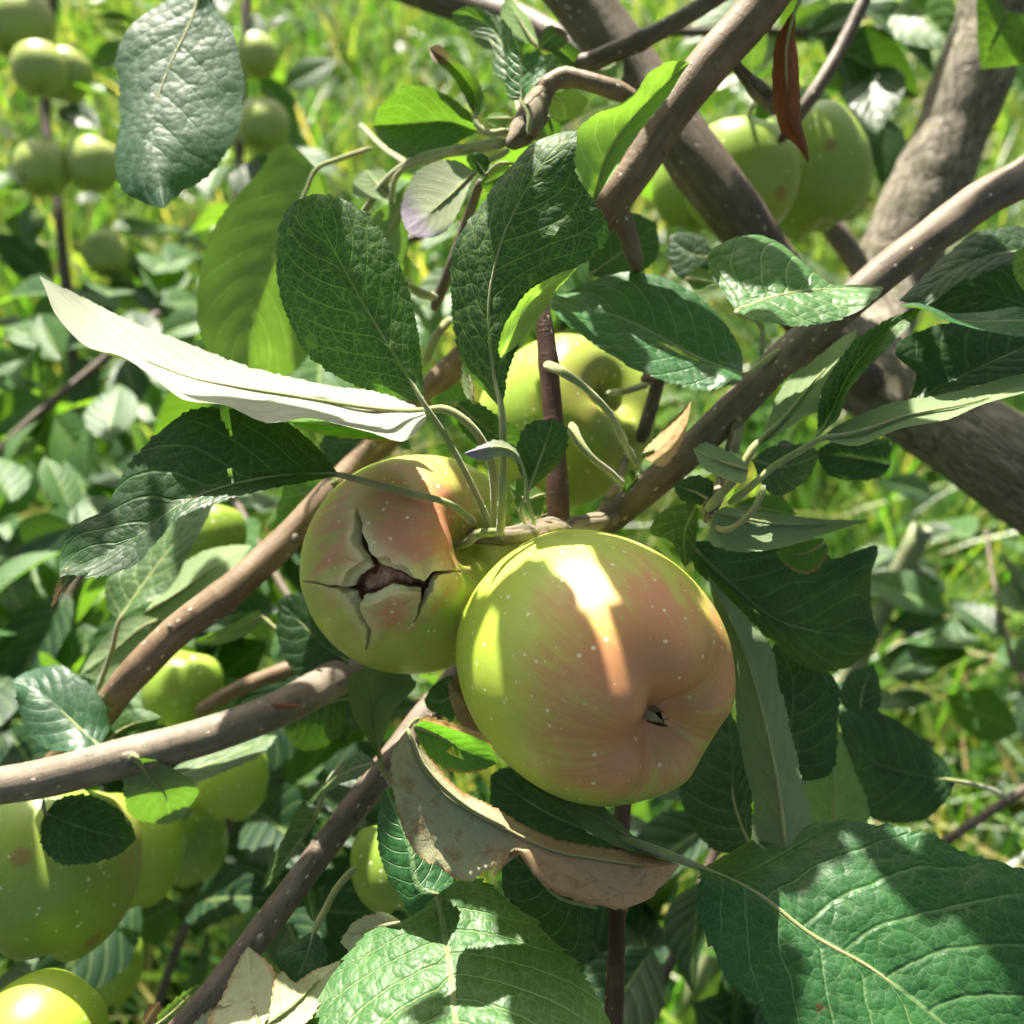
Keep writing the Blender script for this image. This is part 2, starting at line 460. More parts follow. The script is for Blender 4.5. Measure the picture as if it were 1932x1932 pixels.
# ------------------------------------------------------------------ tubes (branches, twigs, stalks)
def tube_mesh(name, pts4, mat, sides=16, step=.0025, rough=.04, ringnodes=(), seed=0, cap=True, end_round=True, hairs=0):
    """pts4: world x,y,z,radius"""
    pts4 = np.asarray(pts4, float)
    ln = np.linalg.norm(np.diff(pts4[:, :3], axis=0), axis=1).sum()
    n = int(max(6, min(260, ln / step)))
    c = spline(pts4, n)
    p, r = c[:, :3], np.maximum(c[:, 3], 1e-5)
    s = np.concatenate([[0], np.cumsum(np.linalg.norm(np.diff(p, axis=0), axis=1))])
    t = np.gradient(p, axis=0); t /= np.linalg.norm(t, axis=1)[:, None] + 1e-12
    a = np.zeros_like(t)
    ref = np.array((0, 0, 1.0)) if abs(t[0, 2]) < .9 else np.array((1.0, 0, 0))
    v = np.cross(t[0], ref); v /= np.linalg.norm(v)
    for i in range(n):
        v = v - t[i] * (v @ t[i]); v /= np.linalg.norm(v); a[i] = v
    b = np.cross(t, a)
    rr = r * (1 + rough * nz(np.stack([s / .012, s * 0], 1), 1.0, seed))
    for f, amp, w in ringnodes:
        rr = rr * (1 + amp * np.exp(-((s / s[-1] - f) / (w / s[-1])) ** 2))
    ang = np.linspace(0, 2 * np.pi, sides + 1)
    q = np.stack([np.repeat(s / .01, sides + 1), np.tile(np.cos(ang), n) * .8, np.tile(np.sin(ang), n) * .8], 1)
    bumpy = 1 + rough * .8 * nz(q, 1.6, seed + 5).reshape(n, sides + 1)
    R = rr[:, None] * bumpy
    if end_round:
        R[-1] *= .55; R[0] *= .55
    V = p[:, None] + R[..., None] * (np.cos(ang)[None, :, None] * a[:, None] + np.sin(ang)[None, :, None] * b[:, None])
    rm = r.mean() * 100
    uv2 = np.stack([np.repeat(s * 100, sides + 1), np.tile(ang * rm, n)], 1) + seed * 3.7
    F = grid_faces(n, sides + 1)
    V = V.reshape(-1, 3)
    if cap:
        off = (n - 1) * (sides + 1)
        ks = [(a0, a0 + 1, sides - a0 - 1, sides - a0) for a0 in range(sides // 2 - 1)]
        F = np.vstack([F, np.array(ks)[:, ::-1], np.array(ks) + off])
    if hairs:
        g = np.random.default_rng(seed + 900)
        i = g.integers(0, n, hairs); an = g.uniform(0, 2 * np.pi, hairs)
        rad = np.cos(an)[:, None] * a[i] + np.sin(an)[:, None] * b[i]
        q0 = p[i] + rad * (rr[i] * .97)[:, None]
        dr = rad + g.normal(0, .45, (hairs, 3)); ln2 = g.uniform(.0003, .0008, hairs)[:, None]
        sd = np.cross(dr, t[i]); sd /= np.linalg.norm(sd, axis=1)[:, None] + 1e-9
        wv = .000035
        hv = np.stack([q0 - sd * wv, q0 + sd * wv, q0 + dr * ln2 + sd * wv * .3, q0 + dr * ln2 - sd * wv * .3], 1).reshape(-1, 3)
        F = np.vstack([F, np.arange(hairs * 4).reshape(-1, 4) + len(V)])
        V = np.vstack([V, hv]); uv2 = np.vstack([uv2, np.repeat(uv2[i * (sides + 1)], 4, 0)])
    return mesh_from(name, V, F, mat, uvs=uv2 * .01, uv2=uv2)

def pix4(pts, crop=None):
    """[(x, y, d_cm, r_px)] -> world xyz + radius"""
    out = []
    for q in pts:
        x, y, d, r = cv(crop, q)
        out.append((*P(x, y, d), r / FOC * d * .01))
    return out

# ------------------------------------------------------------------ leaves
def leaf_surface(base, tip, rails, mid, flip, serr=.017, quilt=.00028, nsec=7, wave=.0008, seed=0, arch=.10, dens=1.0, holes=(), teeth=.0021):
    """rails: list of world-space interior points; the leaf is lofted through them from base to tip"""
    r = np.random.default_rng(seed)
    curves = [np.vstack([base, q, tip]) if len(q) else np.vstack([base, tip]) for q in rails]
    length = np.linalg.norm(np.diff(spline(curves[mid], 40), axis=0), axis=1).sum()
    n = int(np.clip(length * 100 * 17 * dens, 16, 170))
    C = [spline(c, n) for c in curves]
    def half(rs, m):                        # rs[0] is the midrib
        k = len(rs) - 1
        R = np.stack(rs, 1)                 # n, k+1, 3
        if k == 1:
            t = np.linspace(0, 1, m)
            return R[:, :1] * (1 - t)[None, :, None] + R[:, 1:] * t[None, :, None]
        wdt = np.array([np.linalg.norm(R[:, i + 1] - R[:, i], axis=1).mean() for i in range(k)])
        s = np.concatenate([[0], np.cumsum(wdt)]) / wdt.sum()
        t = np.linspace(0, 1, m)
        out = np.zeros((n, m, 3))
        ext = np.concatenate([2 * R[:, :1] - R[:, 1:2], R, 2 * R[:, -1:] - R[:, -2:-1]], 1)
        for j, tt in enumerate(t):
            i = min(k - 1, int(np.searchsorted(s, tt, 'right') - 1))
            w = (tt - s[i]) / (s[i + 1] - s[i])
            p0, p1, p2, p3 = ext[:, i], ext[:, i + 1], ext[:, i + 2], ext[:, i + 3]
            out[:, j] = .5 * ((2 * p1) + (p2 - p0) * w + (2 * p0 - 5 * p1 + 4 * p2 - p3) * w ** 2 + (3 * p1 - p0 - 3 * p2 + p3) * w ** 3)
        return out
    m = 11 if dens >= .8 else 6
    Lh = half([C[i] for i in range(mid, -1, -1)], m)
    Rh = half([C[i] for i in range(mid, len(C))], m)
    G = np.concatenate([Lh[:, :0:-1], Rh], 1)             # n, 2m-1, 3
    v = np.concatenate([-np.linspace(0, 1, m)[:0:-1], np.linspace(0, 1, m)])
    u = np.linspace(0, 1, n)
    U, Vv = np.meshgrid(u, v, indexing='ij')
    # normals
    du = np.gradient(G, axis=0); dv = np.gradient(G, axis=1)
    N = np.cross(du, dv); N /= np.linalg.norm(N, axis=2)[..., None] + 1e-12
    if flip: N = -N
    # half widths
    wl = np.linalg.norm(np.diff(Lh, axis=1), axis=2).sum(1); wr = np.linalg.norm(np.diff(Rh, axis=1), axis=2).sum(1)
    wid = np.where(Vv < 0, wl[:, None], wr[:, None])
    av = np.abs(Vv)
    T = np.sign(Vv) * wid * av
    sec = nsec * (U * 1.12 - .30 * av ** 1.25) + np.where(Vv < 0, .0, .42)
    fr = np.mod(sec, 1); bul = np.sin(np.pi * fr) ** .7
    env = np.clip(np.minimum(U, 1 - U) * 8, 0, 1)
    h = arch * wid * (av * (1 - av)) + quilt * bul * env * (1 - av ** 3) * np.clip(av * 7, 0, 1)
    cmu = np.stack([U * length, T], -1)
    h = h + wave * env * av ** 1.6 * nz(np.stack([U * length / .011, np.sign(Vv) * 3.0], -1), 1.0, seed) + .0004 * env * nz(cmu / .009, 1.0, seed + 1)
    G = G + N * h[..., None]
    # serrated margin
    out = np.zeros_like(G)
    for sgn, H in ((0, Lh), (1, Rh)):
        e = G[:, -1] if sgn else G[:, 0]
        el = np.concatenate([[0], np.cumsum(np.linalg.norm(np.diff(e, axis=0), axis=1))])
        ph = el / teeth * (1 + .12 * np.sin(el / .006 + seed)) + r.uniform()
        saw = np.mod(ph, 1)
        amp = serr * .05 * (0.75 + .5 * nz((np.floor(ph) * 7.13)[:, None], 1.0, seed + 3))
        dirv = (G[:, -1] - G[:, -2]) if sgn else (G[:, 0] - G[:, 1])
        dirv = dirv / (np.linalg.norm(dirv, axis=1)[:, None] + 1e-9)
        tan = np.gradient(e, axis=0); tan /= np.linalg.norm(tan, axis=1)[:, None] + 1e-9
        nb = .0012 * nz((el / .004)[:, None], 1.0, seed + 9) * .35
        dis = (dirv * ((saw ** 1.3 * 1.2 - .5) * amp + nb)[:, None] + tan * (saw * amp * .6)[:, None]) * np.clip(np.minimum(u, 1 - u) * 12, 0, 1)[:, None]
        mask = np.where(Vv > 0, av, 0) if sgn else np.where(Vv < 0, av, 0)
        out += dis[:, None] * (mask ** 5)[..., None]
    G = G + out
    F = grid_faces(n, 2 * m - 1)
    if not flip: F = F[:, ::-1]
    for (u0, v0, ru, rv) in holes:
        cu = U.ravel()[F].mean(1); cvv = Vv.ravel()[F].mean(1)
        a = np.arctan2((cvv - v0) / rv, (cu - u0) / ru)
        keep = ((cu - u0) / ru) ** 2 + ((cvv - v0) / rv) ** 2 > 1 + .35 * np.sin(3 * a + u0 * 40) + .2 * np.sin(7 * a)
        F = F[keep]
    uv = np.stack([U.ravel(), Vv.ravel() * .5 + .5], 1)
    sh = r.uniform(0, 50)
    cm = np.stack([U.ravel() * length * 100 + sh, T.ravel() * 100], 1)
    return G.reshape(-1, 3), F, uv, cm, sec.ravel() + 20, length, C[mid]

THINGS = {}
LEAFN = [0]
def leaf(par, mat, crop, base, tip, rails, mid=1, under=False, pet=None, label=None, pr=5.0, rib=None, **kw):
    """rails = [(points, depth offset cm), ...]; under: the pale underside faces the camera"""
    LEAFN[0] += 1
    seed = LEAFN[0]
    b = cv(crop, base); t = cv(crop, tip)
    B, T = np.array(b[:2]), np.array(t[:2]); ax = T - B; L2 = ax @ ax + 1e-9
    wr = []
    for pts, dof in rails:
        q = []
        for p in pts:
            p = cv(crop, p)
            f = np.clip((np.array(p[:2]) - B) @ ax / L2, 0, 1)
            d = b[2] * (1 - f) + t[2] * f + dof + (p[2] if len(p) > 2 else 0)
            q.append(P(p[0], p[1], d))
        wr.append(np.array(q).reshape(-1, 3))
    bw, tw = P(*b), P(*t)
    # facing test
    mm = wr[mid].mean(0) if len(wr[mid]) else (bw + tw) / 2
    nrm = np.cross(tw - bw, wr[-1].mean(0) - wr[0].mean(0))
    tocam = CAM - mm
    flip = (nrm @ tocam < 0) != bool(under)
    V, F, uv, cm, sec, length, midc = leaf_surface(bw, tw, wr, mid, flip, seed=seed, **kw)
    # face winding must give the upper side = front
    f0 = F[len(F) // 2]
    root = THINGS[par]
    me = mesh_from('leaf', V - np.array(root.location), F, LM[mat], uv, cm, {'sec': sec})
    o = bpy.data.objects.new('leaf', me); COL.objects.link(o); o.parent = root
    if label: o['label'] = label
    # petiole and raised midrib underneath
    pts = []
    nrow = len(midc)
    ribl = rib if rib is not None else .7
    nlow = np.cross(midc[-1] - midc[0], wr[-1].mean(0) - wr[0].mean(0)); nlow /= np.linalg.norm(nlow) + 1e-12
    if flip: nlow = -nlow
    # nlow points to the upper side
    r0 = pr / FOC * b[2] * .01
    if pet:
        for q in pet[::-1]:
            x, y, d = cv(crop, q)[:3]
            pts.append((*P(x, y, d), r0 * (1.12 if q is pet[-1] else 1.0)))
    for f in np.linspace(0, ribl, 7):
        rad = max(.00018, r0 * (1 - f / ribl) * .62 + .00018 if f > 0 else r0 * .85)
        c = midc[int(f * (nrow - 1))] - nlow * (rad * .72 if f > 0 else 0)
        pts.append((*c, rad))
    pts = np.array(pts); pts[:, :3] -= np.array(root.location)
    pm = tube_mesh('petiole', pts, PM, sides=8, step=.002, rough=.10, seed=seed, hairs=260 if b[2] < 33 else 0)
    po = bpy.data.objects.new('petiole', pm); COL.objects.link(po); po.parent = o
    return o

def branch(key, name, label, cat, mat, pts, crop=None, sides=20, rough=.04, nodes=(), part='wood', seed=0, group=None):
    w = pix4(pts, crop)
    mids = w[len(w) // 2][:3]
    root = THINGS.get(key)
    if root is None:
        root = thing(name, label, cat, mids, group); THINGS[key] = root
    a = np.array(w); a[:, :3] -= np.array(root.location)
    o = bpy.data.objects.new(part, tube_mesh(part, a, BM[mat] if isinstance(mat, str) else mat, sides=sides, rough=rough, ringnodes=nodes, seed=seed))
    COL.objects.link(o); o.parent = root
    return o

# ------------------------------------------------------------------ ground
def ground():
    n = 60
    xs = np.linspace(-12, 12, n); ys = np.linspace(-6, 22, n)
    X, Y = np.meshgrid(xs, ys, indexing='ij')
    Z = .02 * nz(np.stack([X, Y], -1), 1.2, 3)
    k = NT('ground_soil_and_litter')
    co = k.n('ShaderNodeTexCoord').outputs['Object']
    a = k.noise(co, 3, 5)[0]; b = k.noise(co, 40, 4)[0]
    c = k.mix(k.ramp(a, .4, .65), (.06, .05, .03), (.03, .05, .015))
    c = k.mix(k.ramp(b, .45, .7), c, (.16, .125, .065))
    k.put(k.out.inputs[0], k.princ(c, .9, .2, k.bump(b, .8, .02)))
    me = mesh_from('ground', np.stack([X, Y, Z], -1).reshape(-1, 3), grid_faces(n, n), k.m)
    o = obj('ground', me); o['kind'] = 'structure'
ground()

def grass_material(name, cols, tl=.5):
    k = NT(name)
    r = k.attr('rnd')
    nd = k.n('ShaderNodeValToRGB')
    e = nd.color_ramp.elements
    e[0].position = 0; e[0].color = (*cols[0], 1); e[1].position = 1; e[1].color = (*cols[-1], 1)
    for i, c in enumerate(cols[1:-1]):
        x = e.new((i + 1) / (len(cols) - 1)); x.color = (*c, 1)
    k.put(nd.inputs[0], r)
    c = nd.outputs[0]
    tb = k.n('ShaderNodeBsdfTranslucent')
    k.put(tb.inputs[0], k.mix(1.0, c, (2.3, 2.2, 1.0), 'MULTIPLY'))
    df = k.n('ShaderNodeBsdfDiffuse'); k.put(df.inputs[0], c)
    gl = k.n('ShaderNodeBsdfGlossy'); gl.inputs['Roughness'].default_value = .35
    gd = k.n('ShaderNodeMixShader'); gd.inputs[0].default_value = .05; k.put(gd.inputs[1], df.outputs[0]); k.put(gd.inputs[2], gl.outputs[0])
    ms = k.n('ShaderNodeMixShader')
    k.put(ms.inputs[0], tl); k.put(ms.inputs[1], gd.outputs[0]); k.put(ms.inputs[2], tb.outputs[0])
    k.put(k.out.inputs[0], ms.outputs[0])
    return k.m

def blades(name, N, hmin, hmax, wmin, wmax, mat, seg=4, lean=.5, spread=None, broad=False, seed=1, patch=0.0):
    r = np.random.default_rng(seed)
    y = .15 + 5.2 * r.random(N) ** 1.25
    x = (r.random(N) * 2 - 1) * (.75 + .62 * y)
    if patch:
        k = nz(np.stack([x, y], 1) * 3.0, 1.5, seed) > -patch
        x, y = x[k], y[k]; N = len(x)
    h = r.uniform(hmin, hmax, N) * np.clip(1 + .75 * nz(np.stack([x, y], 1) * 5.0, 1.3, seed + 7), .25, 1.9); w = r.uniform(wmin, wmax, N)
    az = r.uniform(0, 2 * np.pi, N); ln = lean * r.random(N) ** .7
    t = np.linspace(0, 1, seg + 1)
    d = np.stack([np.cos(az), np.sin(az)], 1)
    side = np.stack([-np.sin(az), np.cos(az)], 1)
    bend = (ln * h)[:, None] * t[None] ** 1.8 * 1.6
    zz = h[:, None] * (t[None] - .45 * ln[:, None] * t[None] ** 2)
    if broad: prof = np.sin(np.pi * np.clip(t * .93 + .07, 0, 1)) ** .8 * np.clip(t * 3, .12, 1)
    else: prof = (1 - t ** 2.2) * .95 + .05
    px = x[:, None] + d[:, :1] * bend; py = y[:, None] + d[:, 1:] * bend
    ww = w[:, None] * prof[None] * .5
    tw = r.uniform(-.8, .8, N)[:, None] * t[None]
    a = np.stack([px - side[:, :1] * ww, py - side[:, 1:] * ww, zz + ww * tw], -1)
    b = np.stack([px + side[:, :1] * ww, py + side[:, 1:] * ww, zz - ww * tw], -1)
    V = np.stack([a, b], 2).reshape(N, -1, 3)
    m = 2 * (seg + 1)
    base = (np.arange(N) * m)[:, None, None]
    i = np.arange(seg)[None, :, None] * 2
    F = (base + i + np.array([0, 1, 3, 2])[None, None]).reshape(-1, 4)
    o = obj(name, mesh_from(name, V.reshape(-1, 3), F, mat, attrs={'rnd': np.repeat(r.random(N), m)}))
    return o
GM = grass_material('grass_blades', [(.018, .06, .010), (.035, .115, .012), (.07, .17, .016), (.13, .21, .025), (.26, .23, .08)])
GW = grass_material('weed_leaves', [(.02, .065, .02), (.04, .10, .025), (.07, .15, .03)], .35)
DG = grass_material('dry_straw', [(.30, .20, .09), (.38, .26, .12), (.24, .13, .06)], .2)
tag(blades('meadow_grass', 36000, .08, .40, .005, .014, GM, lean=.75, seed=1), 'sunlit green grass covering the orchard floor', 'grass', kind='stuff')
tag(blades('broadleaf_weeds', 9000, .06, .24, .022, .055, GW, lean=1.0, broad=True, seed=2), 'low broad-leaved weeds among the grass', 'weeds', kind='stuff')
tag(blades('dry_straw', 3500, .12, .4, .003, .006, DG, lean=1.3, seed=3, patch=-.05), 'dry tan straw lying among the green grass', 'straw', kind='stuff')

# ------------------------------------------------------------------ branches
branch('main', 'apple_branch', 'purple-brown branch running from right edge down behind the two front apples', 'branch', 'main',
       [(3300, -420, 56, 46), (2800, -210, 47, 43), (2400, 20, 40, 40), (2130, 200, 36.5, 38), (1932, 335, 35, 37), (1860, 372, 34.5, 37), (1780, 430, 34, 36), (1690, 497, 33.5, 34), (1600, 572, 33, 32), (1490, 665, 32.5, 31),
        (1380, 775, 32, 31), (1260, 890, 31.5, 31), (1180, 955, 32, 29), (1080, 1040, 33.8, 27), (950, 1180, 36.5, 27), (820, 1330, 36, 27), (725, 1450, 33, 26),
        (645, 1555, 31.5, 26), (560, 1668, 30.5, 26), (480, 1775, 30, 27), (420, 1850, 29.5, 25), (345, 1935, 29, 24), (280, 2010, 29, 24), (120, 2230, 29.5, 26), (-150, 2600, 31, 28)],
       sides=28, nodes=[(.40, .10, .004), (.41, .06, .002), (.44, .05, .002), (.55, .06, .004), (.80, .06, .004)], seed=1)
branch('main', '', '', '', 'knob', [(1160, 978, 31, 22), (1100, 990, 30.2, 21), (1050, 1003, 29.7, 26), (1010, 1008, 29.4, 27), (965, 1012, 29.2, 20), (925, 1012, 29.4, 17), (885, 1012, 30.2, 14)],
       part='spur', nodes=[(.45, .18, .003), (.6, .12, .002)], rough=.08, seed=2)
branch('main', '', '', '', 'red', [(1010, 520, 30.5, 10), (1024, 590, 30.2, 15), (1036, 700, 30, 18), (1046, 820, 29.9, 19), (1052, 920, 29.8, 21), (1054, 998, 29.8, 22)],
       part='shoot', nodes=[(.36, .15, .003), (.62, .12, .003)], rough=.05, seed=3)
branch('main', '', '', '', 'dark', [(1208, 835, 36, 13), (1228, 770, 36, 13), (1243, 715, 36, 12), (1250, 690, 36, 9)], part='twig', seed=4)
branch('main', '', '', '', 'knob', [(1395, 790, 31.6, 13), (1365, 905, 30.5, 13), (1340, 960, 29, 15), (1332, 985, 28.8, 9)], part='spur', rough=.1, seed=5)

branch('left', 'apple_branch', 'long brown branch from top centre slanting down behind cracked apple to left', 'branch', 'left',
       [(2200, -800, 40, 50), (1800, -420, 34, 47), (1500, -80, 31.5, 43), (1415, 35, 31.5, 41), (1330, 132, 31.5, 39), (1258, 225, 31.5, 37), (1195, 325, 31.5, 35), (1145, 395, 31.8, 34), (1075, 475, 33, 30), (975, 570, 34.5, 28),
        (865, 685, 36, 27), (780, 768, 36.5, 27), (690, 862, 37, 27), (612, 942, 36.5, 28), (540, 1018, 36, 28), (440, 1110, 35, 30), (330, 1195, 34.5, 31), (245, 1280, 34.5, 30), (190, 1350, 35.5, 28), (100, 1450, 38, 26)],
       sides=28, nodes=[(.335, .05, .004), (.72, .08, .003), (.84, .07, .003)], seed=6)
branch('left', '', '', '', 'left', [(1140, 375, 31.7, 30), (1168, 405, 31.8, 22), (1185, 445, 32, 19), (1196, 485, 32.3, 17), (1203, 512, 32.5, 13)], part='twig', seed=7)
branch('left', '', '', '', 'left', [(1215, 205, 32, 15), (1180, 178, 32, 17), (1130, 160, 32, 18), (1075, 147, 32.2, 18), (1045, 152, 32.2, 18), (1022, 178, 32, 19)], part='twig', nodes=[(.72, .22, .002), (.28, .12, .002)], seed=8)
branch('left', '', '', '', 'knob', [(1030, 165, 32.1, 19), (1012, 198, 32, 25), (1000, 225, 31.8, 28), (985, 250, 31.5, 25), (968, 268, 31.2, 16), (958, 275, 31, 8)], part='spur',
       nodes=[(.25, .15, .0012), (.4, .15, .0012), (.55, .15, .0012), (.7, .12, .0012)], rough=.08, seed=9)
branch('left', '', '', '', 'dark', [(818, 585, 36, 11), (850, 505, 35.5, 11), (885, 405, 35, 10), (907, 340, 34, 8)], part='twig', seed=10)
branch('left', '', '', '', 'knob', [(1358, 75, 32, 15), (1378, 108, 32.3, 10), (1400, 138, 32.6, 11), (1425, 165, 33, 15), (1450, 192, 33.4, 16), (1462, 215, 33.6, 9)], part='spur', nodes=[(.62, .2, .001), (.75, .2, .001), (.86, .2, .001)], rough=.08, seed=11)

branch('low', 'apple_branch', 'smooth grey branch with a split in its bark at lower left', 'branch', 'grey',
       [(830, 1140, 41, 34), (745, 1205, 39, 34), (670, 1258, 37, 34), (600, 1298, 35.5, 35), (520, 1340, 34, 35), (400, 1385, 33, 36), (250, 1425, 32, 37), (100, 1465, 31.5, 37), (0, 1482, 31.5, 36), (-120, 1500, 31.5, 36), (-550, 1565, 33, 38), (-1100, 1650, 37, 40)],
       sides=28, nodes=[(.63, .10, .003)], seed=12)
branch('behind', 'apple_branch', 'thick dark branch behind the green apples, out of focus at upper centre', 'branch', 'dark',
       [(600, -620, 50, 60), (880, -270, 45, 58), (1050, -60, 43, 56), (1150, 75, 42.5, 54), (1235, 190, 42, 54), (1322, 315, 41.5, 54), (1410, 435, 41.5, 52), (1500, 570, 43.5, 46), (1600, 690, 48, 42), (1680, 745, 51, 38)], sides=24, seed=13)
branch('top', 'apple_branch', 'blurred dark branch crossing the top edge left of centre', 'branch', 'dark',
       [(0, -260, 66, 30), (400, -150, 62, 30), (720, -45, 58, 30), (860, 5, 56, 33), (980, 40, 54, 30), (1080, 92, 52, 26), (1180, 160, 50.5, 22)], seed=14)
branch('twigtop', 'apple_twig', 'thin brown twig ending at a cut beside the top branch', 'twig', 'dark',
       [(1082, 118, 37, 14), (1110, 118, 37, 18), (1150, 102, 37, 18), (1230, 66, 37.5, 17), (1320, 15, 38, 16), (1420, -50, 38.5, 16), (1750, -280, 42, 18)], nodes=[(.14, .2, .003)], seed=15)
branch('twigright', 'apple_twig', 'thin dark twig hanging behind the brown dead leaf', 'twig', 'dark',
       [(1850, -380, 46, 14), (1650, -40, 42, 12), (1592, 80, 41.5, 13), (1552, 150, 41, 14), (1510, 212, 41, 13), (1470, 268, 42, 9)], seed=16)
branch('limb', 'apple_limb', 'lichen-grey upright limb at upper right, out of focus', 'limb', 'old',
       [(2100, -900, 70, 60), (1990, -380, 64, 64), (1905, -80, 62, 66), (1858, 80, 62, 68), (1815, 200, 62, 69), (1770, 310, 62, 72), (1722, 420, 62, 74), (1680, 520, 62, 73), (1645, 610, 59, 74), (1640, 700, 53, 70)], sides=32, rough=.06, nodes=[(.36, .1, .01), (.55, .08, .01)], seed=17)
branch('biglimb', 'apple_limb', 'thick mossy grey limb at right edge behind leaves', 'limb', 'old',
       [(1540, 640, 54, 78), (1640, 705, 51, 82), (1760, 780, 49, 86), (1880, 862, 47, 90), (2020, 960, 46, 94), (2400, 1210, 45, 105), (2900, 1500, 46, 125), (3300, 1900, 50, 150), (3500, 2600, 60, 170), (3600, 3600, 80, 170)], sides=32, rough=.06, seed=18)
branch('tan', 'apple_twig', 'short tan twig seen behind the grey lower branch', 'twig', 'left', [(370, 1345, 46, 13), (450, 1300, 46, 15), (530, 1268, 46, 16), (620, 1235, 47, 17), (900, 1100, 50, 18)], seed=19)
branch('greytwig', 'apple_twig', 'grey blurred twig below the right-hand green apple', 'twig', 'grey', [(1545, 395, 56, 22), (1590, 455, 56, 21), (1630, 520, 57, 20), (1670, 600, 56, 20), (1710, 730, 50, 20)], seed=20)
branch('shoot', 'apple_shoot', 'dark red upright shoot below the large front apple', 'shoot', 'red',
       [(1195, 1380, 32.5, 14), (1180, 1480, 31, 15), (1170, 1620, 29, 15), (1164, 1760, 28, 16), (1158, 1930, 27.3, 17), (1155, 2050, 27, 17), (1150, 2600, 27, 19)], nodes=[(.45, .12, .003), (.7, .12, .003)], seed=21)
branch('rightshoot', 'apple_twig', 'thin dark bare twig crossing the straw at lower right', 'twig', 'dark', [(2700, 1050, 62, 14), (2000, 1450, 58, 9), (1900, 1510, 58, 9), (1810, 1570, 58, 9), (1760, 1605, 58, 9)], seed=22)

# bits on the branches: buds, scars
BUDM = plain('bud_downy', (.10, .08, .06), (.26, .22, .175), .9, 400, .6, .0006)
SCARM = plain('scar_dark_wood', (.10, .055, .04), (.22, .14, .10), .9, 300, .6, .0006)
SPLITM = plain('split_inner_wood', (.42, .16, .05), (.16, .07, .035), .85, 200, .8, .001)
def blob(par, x, y, d, rpx, mat, name='bud', squash=(1, 1, 1), point=0.0, seed=0):
    n, m = 10, 12
    th = np.linspace(0.02, np.pi - .02, n); ph = np.linspace(0, 2 * np.pi, m + 1)
    T, H = np.meshgrid(th, ph, indexing='ij')
    Q = np.stack([np.sin(T) * np.cos(H), np.sin(T) * np.sin(H), np.cos(T) * (1 + point * (np.cos(T) > 0) * np.cos(T))], -1)
    Q = Q * (1 + .16 * nz(Q * 2.2, 1.3, seed))[..., None]
    r = rpx / FOC * d * .01 * (.78 if name == 'bud' else 1)
    Q = Q * np.array(squash) * r
    wp = Q[..., :1] * RIGHT + Q[..., 2:3] * UP + Q[..., 1:2] * FWD
    root = THINGS[par]
    me = mesh_from(name, (wp + P(x, y, d) - np.array(root.location)).reshape(-1, 3), grid_faces(n, m + 1)[:, ::-1], mat)
    o = bpy.data.objects.new(name, me); COL.objects.link(o); o.parent = root
    return o
blob('main', 1025, 1012, 29.1, 17, SCARM, 'fruit_scar', (1, .5, .8), seed=1)
blob('main', 1034, 988, 29.25, 10, SCARM, 'fruit_scar', (1, .5, .8), seed=2)
blob('main', 1555, 630, 32.5, 13, BUDM, 'bud', (.8, .8, 1.4), seed=3)
blob('main', 1222, 712, 35.6, 17, SCARM, 'bud', (1, .9, 1), seed=4)
blob('main', 1350, 974, 28.7, 12, BUDM, 'bud', (1.1, .8, .9), seed=5)
blob('main', 1480, 838, 29.0, 11, BUDM, 'bud', (1.4, .8, .8), seed=6)
blob('left', 557, 1015, 35.5, 8, BUDM, 'bud', (1, .7, 1.5), seed=7)
blob('left', 322, 1183, 34.05, 10, BUDM, 'bud', (1, .7, .9), seed=8)
blob('left', 508, 1080, 35.3, 9, SCARM, 'bud', (.8, .8, 1.2), seed=9)
blob('left', 1070, 133, 32.1, 10, SCARM, 'bud', (1, .8, .9), seed=10)
blob('left', 1375, 90, 32.2, 11, SCARM, 'bud', (1, .8, 1.2), seed=11)
blob('low', 245, 1428, 31.4, 14, BUDM, 'bud', (1.7, .8, .9), seed=12)
blob('low', 520, 1332, 33.42, 26, SPLITM, 'bark_split', (1.9, .1, .22), seed=13)
blob('main', 598, 1590, 31.0, 12, BUDM, 'bud', (1.3, .8, .9), seed=14)
blob('main', 492, 1772, 29.65, 12, BUDM, 'bud', (1.0, .8, 1.1), seed=15)
blob('main', 1845, 375, 33.9, 14, SCARM, 'bark_scar', (.55, .5, 1.5), seed=16)

# ------------------------------------------------------------------ apples
CALM = plain('calyx_dried', (.13, .11, .06), (.30, .27, .16), .9, 300, .6, .0006)
PROF = np.array([(0.012, .60), (.06, .61), (.13, .68), (.22, .79), (.34, .87), (.48, .895), (.64, .845), (.80, .70), (.93, .44), (.995, .12), (.985, -.18), (.91, -.46),
                 (.78, -.68), (.63, -.81), (.49, -.865), (.37, -.86), (.28, -.81), (.19, -.735), (.09, -.685), (.012, -.675)])
def basis_from(zdir, xhint=(0, 0, 1)):
    z = np.array(zdir, float); z /= np.linalg.norm(z)
    x = np.array(xhint, float); x = x - z * (x @ z)
    if np.linalg.norm(x) < .1: x = np.array((1., 0, 0)); x = x - z * (x @ z)
    x /= np.linalg.norm(x)
    return np.stack([x, np.cross(z, x), z], 1)
def camdir(v):
    d = v[0] * RIGHT + v[1] * UP + v[2] * FWD
    return d / np.linalg.norm(d)

